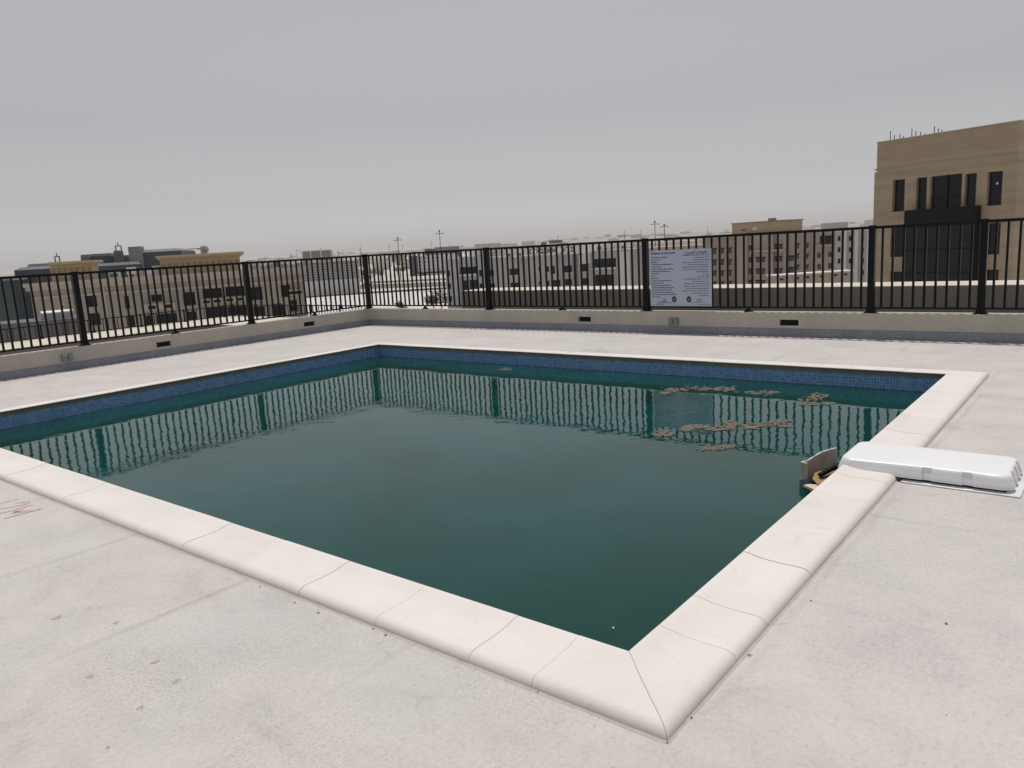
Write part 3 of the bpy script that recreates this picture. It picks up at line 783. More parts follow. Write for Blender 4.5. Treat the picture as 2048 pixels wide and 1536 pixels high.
for (px, py, a_, b2) in ((113,1235,16,5),(233,1245,9,5),(180,1352,12,6),(351,1362,13,6),(281,1415,12,6),(216,1495,7,5),(310,1324,14,4),(1530,1083,9,6),(1702,1060,10,4),(1500,1311,8,5)):
    pts = []
    for k in range(11):
        t = 2*math.pi*k/11; q = rg2.uniform(0.6, 1.15)
        u_, v_ = a_*q*math.cos(t)*0.7, b2*q*math.sin(t)*0.7
        p = on_z(px+u_-0.0*v_, py+v_-0.35*u_, 0); pts.append((p.x, p.y, 0.0011))
    sm.add(pts, [tuple(range(11))])
tag(sm.build('dirt_smudges', M['smudge']), 'small grey brown dirt smudges on the near deck', 'dirt', kind='stuff')
tag(grit.build('grit', M['pebble']), 'dark grit scattered over the pale roof deck', 'grit', kind='stuff')

# ================================================================ TOWN BEYOND THE ROOF
class Building:
    """facade through two roof corners seen at a given range; local x along the facade, y into the building, z up from the ground"""
    def __init__(s, name, label, left, right, rl, rr, cat='building', group=None):
        A, B = at_range(*left, rl), at_range(*right, rr)
        s.top = (A.z + B.z)/2 - GZ
        s.A = Vector((A.x, A.y, GZ)); d = Vector((B.x-A.x, B.y-A.y, 0)); s.L = d.length; s.e = d.normalized()
        s.n = Vector((-s.e.y, s.e.x, 0))
        s.rot = math.atan2(s.e.y, s.e.x)
        s.o = empty(name, s.A, s.rot, label, cat, group)
    def uv(s, px, py, off=0.0):
        r = ray(px, py); t = ((s.A + s.n*off - EYE).dot(s.n))/r.dot(s.n)
        P = EYE + r*t
        return (P - s.A).dot(s.e), P.z - GZ
    def rect(s, x0, y0, x1, y1, off=0.0):
        xm, ym = (x0+x1)/2, (y0+y1)/2
        return (s.uv(x0, ym, off)[0], s.uv(x1, ym, off)[0], s.uv(xm, y1, off)[1], s.uv(xm, y0, off)[1])
    def wall(s, m, holes=(), depth=20, name='wall', top=None, rev=0.35, x0=0.0, x1=None, off=0.0, z0=0.0):
        x1 = s.L if x1 is None else x1; top = s.top if top is None else top
        hs = []
        for h in holes:
            h = (max(h[0]-x0, 0.05), min(h[1]-x0, x1-x0-0.05), max(h[2], z0+0.05), min(h[3], top-0.05))
            if h[1] > h[0]+0.05 and h[3] > h[2]+0.05: hs.append(h)
        mb = wall_panel(x1-x0, z0, top, hs, rev)
        L = x1-x0
        mb.add([(0,0,z0),(L,0,z0),(L,depth,z0),(0,depth,z0),(0,0,top),(L,0,top),(L,depth,top),(0,depth,top)],
               [(1,2,6,5),(2,3,7,6),(3,0,4,7),(4,5,6,7)])
        return mb.build(name, m, s.o, (x0, off, 0))
    def window(s, h, m=None, rev=0.30, frame=True, name='window', off=0.0, mull=0):
        m = m or M['glass']
        o = MB().box(h[0]+0.01, h[1]-0.01, off+rev-0.05, off+rev, h[2]+0.01, h[3]-0.01).build(name, m, s.o)
        if mull:
            fr = MB(); w_ = 0.05
            for k in range(1, mull):
                x_ = h[0]+(h[1]-h[0])*k/mull; fr.box(x_-w_, x_+w_, off+rev-0.13, off+rev-0.051, h[2]+0.02, h[3]-0.02)
            zt = h[2]+(h[3]-h[2])*0.38
            fr.box(h[0]+0.02, h[1]-0.02, off+rev-0.12, off+rev-0.052, zt-w_, zt+w_)
            fr.build('frame', M['black'], o)
        return o
    def box(s, name, x0, x1, y0, y1, z0, z1, m):
        return MB().box(x0, x1, y0, y1, z0, z1).build(name, m, s.o)
    def pbox(s, name, px, m, y0, y1, grow=0.0):
        a, b_, c_, d_ = s.rect(*px, off=y0)
        return s.box(name, a-grow, b_+grow, y0, y1, c_, d_, m)

# ---- ground features
def patch(name, pxs, m, dz, label=None):
    pts = [on_z(px, py, GZ) for px, py in pxs]
    c = pts[0]
    o = MB().add([(p.x-c.x, p.y-c.y, 0) for p in pts], [tuple(range(len(pts)))]).build(name, m, None, (c.x, c.y, GZ+dz))
    return tag(o, kind='structure')
patch('paved_yard', [(560,660),(930,660),(900,584),(745,586),(560,598)], M['paving'], 0.03)
patch('road', [(540,585),(745,577.5),(920,572),(920,563),(745,568.5),(540,578)], M['asphalt'], 0.06)
patch('road', [(-160,632),(70,625),(70,622.5),(-160,628.5)], M['asphalt'], 0.06)
patch('road', [(-160,612),(120,600),(120,594),(-160,604)], M['asphalt'], 0.06)
patch('road', [(700,529),(905,519),(905,516.5),(700,526)], M['asphalt'], 0.12)
def low_wall(px0, px1, h, m, label):
    a, b_ = on_z(*px0, GZ), on_z(*px1, GZ)
    d_ = (b_-a); L = d_.length
    o = empty('boundary_wall', a, math.atan2(d_.y, d_.x), label, 'wall')
    MB().box(0, L, 0, 0.3, 0, h).build('wall', m, o)
    MB().box(-0.05, L+0.05, -0.06, 0.36, h+0.001, h+0.10).build('capping', M['grey_light'], o)
low_wall((560,599.5), (745,587), 0.8, M['grey_dark'], 'long dark boundary wall crossing the sandy lot left of the railing corner')
low_wall((745,587), (900,577.5), 0.7, M['grey_dark'], 'dark boundary wall crossing the sandy lot right of the railing corner')
low_wall((742,567), (900,560), 1.0, M['grey'], 'grey boundary wall behind the far road')

# ---- left: beige block with ochre roof pavilions
b = Building('apartment_block', 'long beige apartment block with ochre roof pavilions at the left', (57,566), (607,537), 125, 122)
win = [(174,591,194,614),(249,592,259,618),(302,589,324,603),(366,584,391,611),(405,577,444,596),(451,573,489,592),(502,574,525,600),(562,570,581,594),
       (180,626,201,651),(255,630,270,655),(292,631,303,652),(312,627,355,648),(372,623,394,645),(414,614,452,637),(456,612,494,635),(508,613,530,638),(547,607,565,632),(579,600,595,623),
       (180,664,201,688),(312,664,355,688),(372,660,394,684),(414,652,452,676),(508,650,530,676)]
hs = [b.rect(*w_) for w_ in win]
b.wall(M['beige'], hs, 10, rev=0.5)
for h in hs: b.window(h, M['opening'], 0.45)
b.box('cornice', -0.35, b.L+0.35, -0.55, -0.002, b.top-0.95, b.top-0.45, M['beige_light'])
b.box('cornice', -0.6, b.L+0.6, -0.8, -0.003, b.top-0.449, b.top+0.10, M['beige_light'])
b.box('string_course', 0.2, b.L-0.2, -0.18, -0.002, b.top-2.1, b.top-1.75, M['beige_light'])
for px in ((290,606,352,619),(403,597,446,607),(449,593,492,603),(575,578.5,602,590)):
    a, b2, c_, d_ = b.rect(*px)
    ob = b.box('balcony', a, b2, -1.3, -0.004, c_, d_, M['beige_light'])
    n_ = max(2, int((b2-a)/1.6))
    for k in range(n_):
        x_ = a + (b2-a)*(k+0.5)/n_
        MB().box(x_-0.5, x_+0.5, -1.34, -1.301, c_+(d_-c_)*0.2, c_+(d_-c_)*0.75).build('balcony_opening', M['opening'], ob)
for px in ((206,563,214,640),(348,556,352,618),(398,556,402,650),(540,548,543,630)):
    b.pbox('downpipe', (px[0]+1, px[1], px[2]-2, px[3]), M['beige_light'], -0.14, -0.01)
ws_ = b.pbox('wall_sign', (118,605,131,622), M['beige_light'], -0.10, -0.006)
h = b.rect(121,609,129,619)
MB().add([(h[0], -0.12, h[2]), (h[1], -0.12, (h[2]+h[3])/2), (h[0]+0.2, -0.12, h[3])], [(0,1,2)]).build('red_mark', M['sign_red'], ws_)
def pavilion(b, px, cpx, off, depth, panels):
    a, b2, c_, d_ = b.rect(*px, off=off)
    ob = b.box('roof_pavilion', a, b2, off, off+depth, b.top+0.001, d_, M['ochre'])
    a2, b3, c2, d2 = b.rect(*cpx, off=off-0.9)
    MB().frustum((a-0.02, b2+0.02, off-0.02, off+depth), (a2, b3, off-0.9, off+depth+0.9), d_+0.001, d2-0.2).build('eaves', M['ochre'], ob)
    MB().box(a2-0.03, b3+0.03, off-0.95, off+depth+0.95, d2-0.199, d2+0.12).build('roof_slab', M['ochre'], ob)
    for k in range(panels):
        x_ = a + (b2-a)*(k+0.5)/panels; w_ = (b2-a)/panels*0.30
        MB().box(x_-w_, x_+w_, off-0.06, off-0.002, d_-1.15, d_-0.35).build('recessed_panel', M['ochre_dark'], ob)
pavilion(b, (102,530,186,566), (98,524,190,530), 2.0, 5, 7)
pavilion(b, (321,518,481,547), (311,509,488,518), 2.0, 5, 13)
for px, m_ in (((268,541,283,558),'beige_light'),((293,539,305,551),'white'),((305,531,321,551),'grey_light'),((500,530,516,543),'grey')):
    b.pbox('rooftop_unit', px, M[m_], 4.0, 6.5)
b.box('rooftop_stair', b.rect(520,527,606,540,off=9)[0], b.rect(520,527,606,540,off=9)[1], 9, 14, b.top, b.rect(520,527,606,540,off=9)[3], M['beige'])
# dish and aerial on the pavilion roof
dp = at_range(410, 507, 124)
dish = empty('satellite_dish', (dp.x, dp.y, b.top+GZ+3.05), b.rot, 'grey satellite dish on the ochre roof pavilion', 'satellite dish')
dish.location.z = at_range(410, 508, 124).z
MB().cyl((0,0,-0.4),(0,0,0.45),0.06).build('stand', M['grey_dark'], dish)
dv = []; df = []; ns = 16
for j in range(4):
    r_ = 0.6*j/3
    for k in range(ns):
        t = 2*math.pi*k/ns
        dv.append((r_*math.cos(t), -0.15-0.25*(r_/0.6)**2+0.25, 0.62+r_*math.sin(t)))
for j in range(3):
    for k in range(ns): df.append((j*ns+k, j*ns+(k+1) % ns, (j+1)*ns+(k+1) % ns, (j+1)*ns+k))
MB().add(dv, df).build('reflector', M['grey'], dish, smooth=True)
MB().cyl((0,0,0.62),(-0.85,-0.35,0.75),0.03).box(-0.95,-0.75,-0.45,-0.28,0.66,0.84).build('feed_arm', M['grey_dark'], dish)

# ---- far left: slate-clad building made of stacked volumes
s_ = Building('office_block', 'dark slate clad office block with stacked rounded volumes behind the beige block', (29,534), (365,512), 235, 225)
def vol(px, y0, dep, m, name='volume', r=0.0, cap=None):
    a, b2, c_, d_ = s_.rect(*px, off=y0)
    ob = s_.box(name, a, b2, y0, y0+dep, 0.0, d_-0.7, m)
    MB().frustum((a, b2, y0, y0+dep), (a+r, b2-r, y0+r, y0+dep-r), d_-0.699, d_).build('roof', cap or M['slate_roof'], ob)
    return ob
vol((29,532,150,563), 0, 20, M['slate'], r=1.2)
vol((150,526,283,563), 4, 22, M['slate'], r=0.8)
vol((270,498,366,560), 8, 24, M['slate'], r=1.4)
vol((182,507,224,540), 14, 12, M['slate'], r=0.2)
vol((214,511,262,540), 16, 12, M['grey_dark'], r=0.2)
vol((260,493,285,560), 6, 4.5, M['slate_roof'], name='stair_tower', r=0.1)
vol((163,509,180,545), 12, 3, M['grey_dark'], name='lift_tower', r=0.1)
vol((229,501,244,545), 12, 3, M['grey_dark'], name='lift_tower', r=0.1)
vol((55,527,110,550), 8, 10, M['slate_roof'], name='plant_room', r=0.3)
vol((-60,557,28,600), -10, 16, M['tealglass'], name='glazed_wing', r=0.3)
for px in ((109,512,120,527),(230,491,243,503)):
    a, b2, c_, d_ = s_.rect(*px, off=10)
    fr = MB()
    for x_ in (a, b2-0.25): fr.box(x_, x_+0.25, 10, 10.3, c_-1.5, d_)
    fr.box(a, b2, 10.01, 10.29, d_-0.25, d_-0.001); fr.box((a+b2)/2-0.1, (a+b2)/2+0.1, 10.02, 10.28, d_, d_+0.8)
    fr.build('aerial_frame', M['grey_dark'], s_.o)
# tower crane far behind
def crane():
    P = at_range(404, 512, 900)
    o = empty('tower_crane', (P.x, P.y, GZ), math.atan2(RT.y, RT.x), 'thin distant tower crane left of the satellite dish', 'crane')
    z1 = at_range(398, 497, 900).z - GZ
    MB().box(-0.6, 0.6, -0.6, 0.6, 0, z1+2).build('mast', M['mast'], o)
    MB().box(-19, 3.5, -0.35, 0.35, z1-0.4, z1+0.4).box(3, 4.5, -0.8, 0.8, z1-1.6, z1+0.4).build('jib', M['mast'], o)
crane()

# ---- left foreground: low neighbour with a rounded roof edge
g_ = Building('low_building', 'low slate grey building with a curved pale roof edge at lower left', (-60,651), (162,638), 72, 72)
g_.wall(M['grey_dark'], [], 5)
a, b2, c_, d_ = g_.rect(84,627,152,638)
pts = [(a, 1.0)] + [(a+(b2-a)*(0.55+0.45*math.sin(t)), 1.0+2.2*(1-math.cos(t))) for t in [k*math.pi/2/6 for k in range(7)]] + [(b2, 4.5), (a, 4.5)]
MB().prism(pts, g_.top+0.001, d_).build('curved_roof', M['grey'], g_.o)
MB().prism([(p[0], p[1]-0.12) for p in pts], d_+0.001, d_+0.10).build('roof_edge', M['white'], g_.o)

# ---- grey ribbed hall right of the beige block
r_ = Building('ribbed_hall', 'grey windowless hall with ribbed cladding left of the railing corner', (606,528.5), (716,523), 343, 343)
mid = r_.uv(660, 560)[1]
r_.wall(M['grey'], [], 10)
ob = r_.box('lower_band', 0.0, r_.L, -0.5, -0.002, 0.0, mid, M['grey_light'])
for k in range(7):
    z_ = mid + (r_.top-mid)*(k+0.5)/7
    r_.box('cladding_rib', 0.1, r_.L-0.1, -0.22, -0.003, z_-0.12, z_+0.12, M['grey_dark'])
r_.box('roof_edge', -0.2, r_.L+0.2, -0.25, 10.2, r_.top+0.001, r_.top+0.35, M['grey_dark'])

# ---- navy and white block above the sandy lot
t_ = Building('navy_block', 'pale block with a navy end wall beyond the sandy lot', (817,513), (891,508), 525, 522)
na = t_.uv(836, 530)[0]
t_.wall(M['navy'], [], 8, x1=na, name='navy_wall')
wins = []
for i in range(6):
    for j in range(4):
        x_ = 841+i*8.6; y_ = 516.5+j*7.2-(x_-817)*0.045
        wins.append(t_.rect(x_, y_, x_+2.2, y_+2.8))
t_.wall(M['grey_light'], wins, 8, x0=na+0.01)
for h in wins: t_.window(h, M['opening'], 0.3)
t_.box('plinth', na+0.02, t_.L, -0.3, -0.002, 0, t_.uv(860, 543.5)[1], M['navy'])

# ---- centre: grey villas
v1 = Building('villa', 'grey villa with a deep recessed window bay right of the sandy lot', (889,521), (966,514), 201, 199)
xa, xb = v1.uv(918, 540)[0], v1.uv(956, 540)[0]
wn1 = [v1.rect(*p) for p in ((893,541,900,553),(895,567,902,578),(897,592,904,604))]
v1.wall(M['grey'], wn1, 14, x1=xa)
for h in wn1: v1.window(h, M['opening'])
wn2 = [v1.rect(*p) for p in ((919,534,953,548),(923,561,936,581),(938,560,955,580))]
v1.wall(M['grey'], wn2, 13, x0=xa+0.01, x1=xb, off=0.8, name='bay_wall', top=v1.top+0.5)
for h in wn2: v1.window(h, M['opening'], off=0.8, mull=2)
wn3 = [v1.rect(*p) for p in ((958,540,966,553),(959,567,967,577))]
v1.wall(M['grey'], wn3, 14, x0=xb+0.01, name='right_wall', top=v1.top+0.8)
for h in wn3: v1.window(h, M['opening'])
v1.pbox('balcony', (919,548.5,953,552), M['grey_light'], -0.6, 0.75)
v1.box('parapet_cap', -0.2, xa+0.1, -0.25, 0.4, v1.top+0.001, v1.top+0.9, M['grey_light'])
v1.pbox('roof_room', (930,512,966,520), M['grey_light'], 4, 9)
v1.pbox('roof_tank_screen', (896,504,917,522), M['navy'], 5, 8)
v2 = Building('villa', 'long grey villa with paired square windows in the centre', (967,516.5), (1182,506), 199, 194)
wn = [v2.rect(*p) for p in ((980,540,988,552),(981,567,990,577),(1019,537,1039,550),(1021,565,1040,576),(1077,534,1082,543),(1078,562,1083,571),(1090,533,1098,544),(1092,561,1099,572),
      (1101,532,1110,548),(1102,560,1121,574),(1128,531,1144,545),(1130,558,1144,571),(1162,528,1177,543),(1163,556,1178,570))]
v2.wall(M['grey'], wn, 16)
for i, h in enumerate(wn):
    v2.window(h, M['opening'])
    v2.box('window_sill', h[0]-0.25, h[1]+0.25, -0.18, -0.003, h[2]-0.22, h[2]-0.02, M['grey_light'])
for px in ((967,519,975,585),(1046,514,1050,585),(1122,511,1127,585),(1147,508,1154,585)):
    v2.pbox('pilaster', px, M['grey'] if px[0] != 1147 else M['grey_dark'], -0.6, -0.002)
v2.pbox('light_panel', (1157,505,1181,527), M['grey_light'], -0.35, -0.004)
v2.box('cornice', -0.1, v2.L*0.92, -0.35, -0.005, v2.top-0.5, v2.top+0.05, M['grey'])
for px in ((978,513,1012,517.5),(1014,513.5,1044,517),(1062,508,1082,513),(1084,509,1093,513),(1108,504.5,1120,511),(1122,506,1136,510)):
    v2.pbox('rooftop_unit', px, M['white'], 2.0, 5.0)
v3 = Building('villa', 'grey villa with a wide dark loggia and an arched opening', (1182,500.5), (1262,500), 193, 190)
up = v3.rect(1184,517,1232,535); 
ar = v3.rect(1190,549,1229,571)
v3.wall(M['grey'], [up, ar], 15)
v3.window(up, M['opening'], 0.34, mull=3); v3.window(ar, M['opening'], 0.34, mull=2)
v3.box('balcony', up[0]-0.1, up[1]+0.1, -0.5, -0.003, up[2]-0.45, up[2]-0.02, M['grey_light'])
am = MB(); n_ = 12
for k in range(n_):
    t0, t1 = math.pi*k/n_, math.pi*(k+1)/n_
    cx_, rx_, rz_ = (ar[0]+ar[1])/2, (ar[1]-ar[0])/2, 0.9
    P = lambda t, g, y: (cx_-(rx_+g)*math.cos(t), y, ar[3]-0.25+(rz_+g)*abs(math.sin(t))**0.5)
    am.add([P(t0,0,-0.2),P(t1,0,-0.2),P(t1,0.28,-0.2),P(t0,0.28,-0.2),P(t0,0,-0.003),P(t1,0,-0.003),P(t1,0.28,-0.003),P(t0,0.28,-0.003)], [(0,1,2,3),(3,2,6,7),(0,4,5,1)])
for x_ in (ar[0]-0.28, ar[1]): am.box(x_, x_+0.28, -0.2, -0.003, ar[2], ar[3]-0.25)
am.build('arch_trim', M['beige_light'], v3.o)
v3.pbox('light_panel', (1235,503,1260,585), M['grey_light'], -0.4, -0.004)
v3.pbox('rooftop_unit', (1224,498,1232,503), M['white'], 2, 4)

def roof_clutter(bd, spots, seed):
    rg = random.Random(seed)
    for f_ in spots:
        x_ = bd.L*f_; y_ = rg.uniform(2.5, 5.5)
        if rg.random() < 0.45:
            t = MB().cyl((x_, y_, bd.top+0.5), (x_, y_, bd.top+1.5), 0.65, n=10)
            for dx in (-0.4, 0.4): t.box(x_+dx-0.06, x_+dx+0.06, y_-0.4, y_+0.4, bd.top+0.002, bd.top+0.5)
            t.build('water_tank', M['white'], bd.o)
        else:
            w2 = rg.uniform(0.5, 0.9); h_ = rg.uniform(0.8, 1.3)
            u = MB().box(x_-w2, x_+w2, y_-0.4, y_+0.4, bd.top+0.002, bd.top+h_).build('ac_unit', M['grey_light'], bd.o)
            MB().box(x_-w2*0.7, x_+w2*0.7, y_-0.44, y_-0.402, bd.top+0.25, bd.top+h_-0.15).build('grille', M['grey_dark'], u)
roof_clutter(b, (0.28, 0.34, 0.40, 0.80, 0.84, 0.9, 0.96), 1)
roof_clutter(v2, (0.08, 0.2, 0.31, 0.45, 0.52, 0.7, 0.78, 0.86), 2)
roof_clutter(v3, (0.12, 0.3, 0.75), 3)
roof_clutter(v1, (0.1, 0.2), 4)
# ---- white building with lattice screens behind the villas
w_ = Building('lattice_building', 'white building with diamond lattice screens behind the grey villas', (1000,496.5), (1140,488.5), 360, 350)
w_.wall(M['grey_light'], [], 20)
for k in range(9):
    x_ = 1058 + k*10.2
    y_ = 504.5 - (x_-1058)*0.06
    a, b2, c_, d_ = w_.rect(x_, y_-6, x_+8.5, y_+4)
    sc2 = MB(); mx_, mz_ = (a+b2)/2, (c_+d_)/2
    for (p, q_) in (((a,c_),(mx_,mz_)),((mx_,mz_),(b2,d_)),((a,d_),(mx_,mz_)),((mx_,mz_),(b2,c_))):
        sc2.cyl((p[0],-0.25,p[1]),(q_[0],-0.25,q_[1]),0.16,n=4)
    bk = w_.box('screen_recess', a, b2, -0.12, -0.002, c_, d_, M['opening'])
    sc2.build('lattice', M['white'], bk)
for k in range(13):
    x_ = 1008 + k*10.5; y_ = 497.8 - (x_-1008)*0.058
    w_.pbox('window', (x_, y_-1.2, x_+4.5, y_+1.2), M['opening'], -0.06, -0.003)
w_.pbox('rooftop_plant', (1098,480.5,1118,487), M['grey_dark'], 4, 10)
w_.pbox('rooftop_plant', (1082,484.5,1088,490), M['grey_dark'], 4, 8)

# ---- right of centre: pinkish low block and white yard wall
pl = Building('low_pink_block', 'low pinkish block behind the post beside the notice board', (1263,498), (1420,488), 240, 235)
wn = [pl.rect(*p) for p in ((1281,507,1285,517),(1281,524,1285,534),(1310,520,1330,535),(1350,518,1370,533),(1390,516,1410,531))]
pl.wall(M['pink_light'], wn, 14)
for h in wn: pl.window(h, M['glass_soft'])
low = Building('yard_wall', 'white yard wall below the low pinkish block', (1266,547), (1420,540), 210, 206, cat='wall')
low.wall(M['white'], [], 0.5)
# ---- pinkish apartments
def windows_with_lintels(bd, cols, rows, w_px, h_px, slope, x_ref):
    out = []
    for x_ in cols:
        for y_ in rows:
            yy = y_ + (x_-x_ref)*slope
            out.append(bd.rect(x_, yy, x_+w_px, yy+h_px))
    return out
p1 = Building('pink_apartments', 'pinkish apartment building directly right of the notice board', (1405,473.5), (1472,470), 216, 214)
wn = windows_with_lintels(p1, (1411,1426,1441,1456), (496,519,541,563), 7, 12, -0.03, 1426)
p1.wall(M['pink'], wn, 18, rev=0.25)
for h in wn:
    p1.window(h, M['glass_soft'], 0.2); p1.box('lintel', h[0]-0.15, h[1]+0.15, -0.10, 0.19, h[3]-0.28, h[3]+0.02, M['opening'])
p1.box('cornice', -0.1, p1.L+0.1, -0.4, -0.003, p1.top-0.6, p1.top+0.04, M['pink_light'])
p2 = Building('pink_apartments', 'broad pinkish apartment building under the tan penthouse', (1473,468), (1622,459), 210, 200)
wn = []
for cols, rows in (((1496,),(491,514,537,560)),((1512,1523),(514,537,560)),((1547,1558),(488,512,536)),((1575,1581),(511,534)),((1591,1610),(486,507,529))):
    wn += windows_with_lintels(p2, cols, rows, 7, 11, 0, 0)
p2.wall(M['pink'], wn, 18, rev=0.25)
for h in wn:
    p2.window(h, M['glass_soft'], 0.2); p2.box('lintel', h[0]-0.15, h[1]+0.15, -0.10, 0.19, h[3]-0.28, h[3]+0.02, M['opening'])
for x0_, x1_ in ((1473,1494),(1536,1546),(1566,1573)):
    p2.pbox('pier', (x0_,470,x1_,585), M['pink'], -0.9, -0.002)
p2.pbox('ledge', (1500,500,1568,503), M['pink_light'], -1.2, -0.003)
pa = p2.rect(1464,449,1569,472, off=4)
ph_ = p2.box('penthouse', pa[0], pa[1], 4, 13, p2.top+0.001, p2.rect(1464,445,1569,472,off=4)[3], M['ochre'])
zt = p2.rect(1464,445,1569,472,off=4)[3]
MB().box(pa[0]-0.25, pa[1]+0.25, 3.75, 13.25, zt+0.001, zt+0.25).build('roof_slab', M['ochre_dark'], ph_)
MB().box(pa[0]+(pa[1]-pa[0])*0.66, pa[0]+(pa[1]-pa[0])*0.74, 5, 7, zt+0.251, zt+0.9).build('vent_stack', M['ochre_dark'], ph_)
MB().box(pa[0]+(pa[1]-pa[0])*0.41, pa[0]+(pa[1]-pa[0])*0.5, 3.8, 3.998, p2.top+0.6, p2.top+1.5).build('window', M['grey_light'], ph_)
MB().box(pa[0]+(pa[1]-pa[0])*0.20, pa[0]+(pa[1]-pa[0])*0.26, 3.8, 3.998, p2.top+0.7, p2.top+1.0).build('vent', M['opening'], ph_)
p3 = Building('pink_apartments', 'narrow pinkish apartment wing beside the grey block with a dark top loggia', (1623,460), (1678,457), 196, 193)
wn = [p3.rect(*p) for p in ((1639,471,1663,488),(1634,505,1642,516),(1656,504,1663,514),(1634,528,1642,539),(1656,526,1663,537))]
p3.wall(M['pink'], wn, 16, rev=0.6)
for i, h in enumerate(wn): p3.window(h, M['opening'] if i == 0 else M['glass_soft'], 0.5 if i == 0 else 0.25)
p3.pbox('ledge', (1627,490,1672,493), M['pink_light'], -0.8, -0.003)
# ---- grey block next to the tower
q1 = Building('grey_block', 'grey apartment block with columns of small windows left of the stone tower', (1671,459), (1752,455), 183, 178)
wn = []
for x_ in (1675,1697,1722):
    for y_ in (472,494.5,517,540):
        wn.append(q1.rect(x_, y_, x_+6, y_+10))
q1.wall(M['grey'], wn, 15)
for h in wn: q1.window(h, M['opening'])
for x_ in (1686,1709,1733): q1.pbox('pilaster', (x_,461,x_+6,585), M['grey_light'], -0.4, -0.002)
q1.box('cornice', -0.1, q1.L, -0.5, -0.003, q1.top-0.5, q1.top+0.03, M['grey_light'])
# ---- low sunlit roof in front of the pink apartments
f1 = Building('long_low_roof', 'long low pinkish building with a sunlit roof edge below the apartments', (1545,554), (1704,541), 150, 157)
wn = [f1.rect(x_, 558-(x_-1545)*0.08, x_+7, 562-(x_-1545)*0.08) for x_ in (1560,1592,1612,1640,1668,1688)]
f1.wall(M['pink'], wn, 2.2, rev=0.2)
for h in wn: f1.window(h, M['opening'], 0.15)
f1.box('roof_edge', -0.2, f1.L+0.2, -0.35, 2.4, f1.top+0.001, f1.top+0.22, M['white'])

# ---- the stone tower at the right
k1 = Building('stone_tower', 'tall banded tan stone building with dark windows at the right edge', (1755,279.5), (2041,249), 62, 57.4)
wn = [k1.rect(*p) for p in ((1785,359,1809,423),(1832,355,1853,421),(1860,350,1923,419),(1929,347,1952,414.5),(1974,343,2004,411),
      (1781,455,1806,514),(1972,446,2000,509),(1780,543,1805,600),(1969,539,1996,596))]
k1.wall(M['stone'], wn, 16, rev=0.4)
for i, h in enumerate(wn): k1.window(h, M['glass'], 0.32, mull=2 if i == 2 else 0)
for px, py in ((1990,366),(1988,466)):
    s0, z0_ = k1.uv(px, py)
    MB().add([(s0-0.09, 0.262, z0_-0.08), (s0+0.09, 0.262, z0_-0.08), (s0, 0.262, z0_+0.10)], [(0,1,2)]).build('glass_sticker', M['white'], k1.o)
ca = k1.rect(1817,417,1957,640)
cb = k1.box('curtain_wall', ca[0], ca[1], -0.7, -0.003, 0, k1.uv(1887, 416)[1], M['black'])
zc1 = k1.uv(1887, 452, -0.7)[1]
for i in range(6):
    for j in range(4):
        x0_ = ca[0]+(ca[1]-ca[0])*(i+0.08)/6; x1_ = ca[0]+(ca[1]-ca[0])*(i+0.92)/6
        z1_ = zc1 - j*1.55; z0_ = z1_-1.42
        MB().box(x0_, x1_, -0.735, -0.701, z0_, z1_).build('pane', M['glass'], cb)
zg = k1.uv(1760, 337)[1]
k1.box('string_course', -0.16, k1.L+0.02, -0.035, -0.002, zg-0.10, zg, M['stone'])
k1.box('side_return', -0.16, -0.002, 0.0, 15.5, 0, zg-0.23, M['stone'])
k1.box('parapet_cap', -0.03, k1.L+0.03, -0.05, 0.35, k1.top+0.001, k1.top+0.06, M['beige_light'])
for x_, y_ in ((1781,262),(1789,270),(1800,268),(1807,272),(1824,258),(1832,262),(1841,264),(1850,267),(1869,252),(1877,256.5),(1884,259),(1894,262)):
    s0, z0_ = k1.uv(x_, y_, 1.0)
    MB().cyl((s0, 1.0, k1.top-0.3), (s0, 1.0, z0_), 0.028, n=5).build('rebar', M['mast'], k1.o)

# ---- light masts
def mast(name, px, py, h, label, group=None, r=0.16, arm=1.8, ball=0.5):
    lo_, hi_ = 60.0, 4000.0
    d_ = ray(px, py); sl = d_.z/math.hypot(d_.x, d_.y)
    rng = (GZ + h - EYE.z)/sl
    P = at_range(px, py, rng)
    o = empty(name, (P.x, P.y, GZ), math.atan2(RT.y, RT.x), label, 'light mast', group)
    k = rng/400
    MB().cyl((0,0,0),(0,0,h-0.6),r*1.5*max(k, 0.8),r*max(k, 0.8),n=6).build('pole', M['mast'], o)
    MB().cyl((-arm*k,0,h-1.5),(arm*k,0,h-1.5),0.14*k,n=5).cyl((0,-arm*k,h-1.5),(0,arm*k,h-1.5),0.14*k,n=5).build('crossarm', M['mast'], o)
    hd_ = MB()
    for sgn in (-1, 1): hd_.box(sgn*arm*k-0.35*k, sgn*arm*k+0.35*k, -0.3*k, 0.3*k, h-1.75, h-1.4)
    hd_.build('floodlight', M['mast'], o)
    MB().ball((0,0,h-0.35), ball*k, 8, 5).build('finial', M['mast'], o)
    return o
mast('light_mast', 795, 475, 25, 'slim light mast with a crossarm left of the navy block')
mast('light_mast', 878.5, 460, 25, 'tallest light mast with a ball top above the pale block')
mast('light_mast', 1309.5, 442.5, 25, 'left one of two thin light masts above the notice board')
mast('light_mast', 1328.5, 448.5, 25, 'right one of two thin light masts above the notice board')
rg = random.Random(21)
fm = None
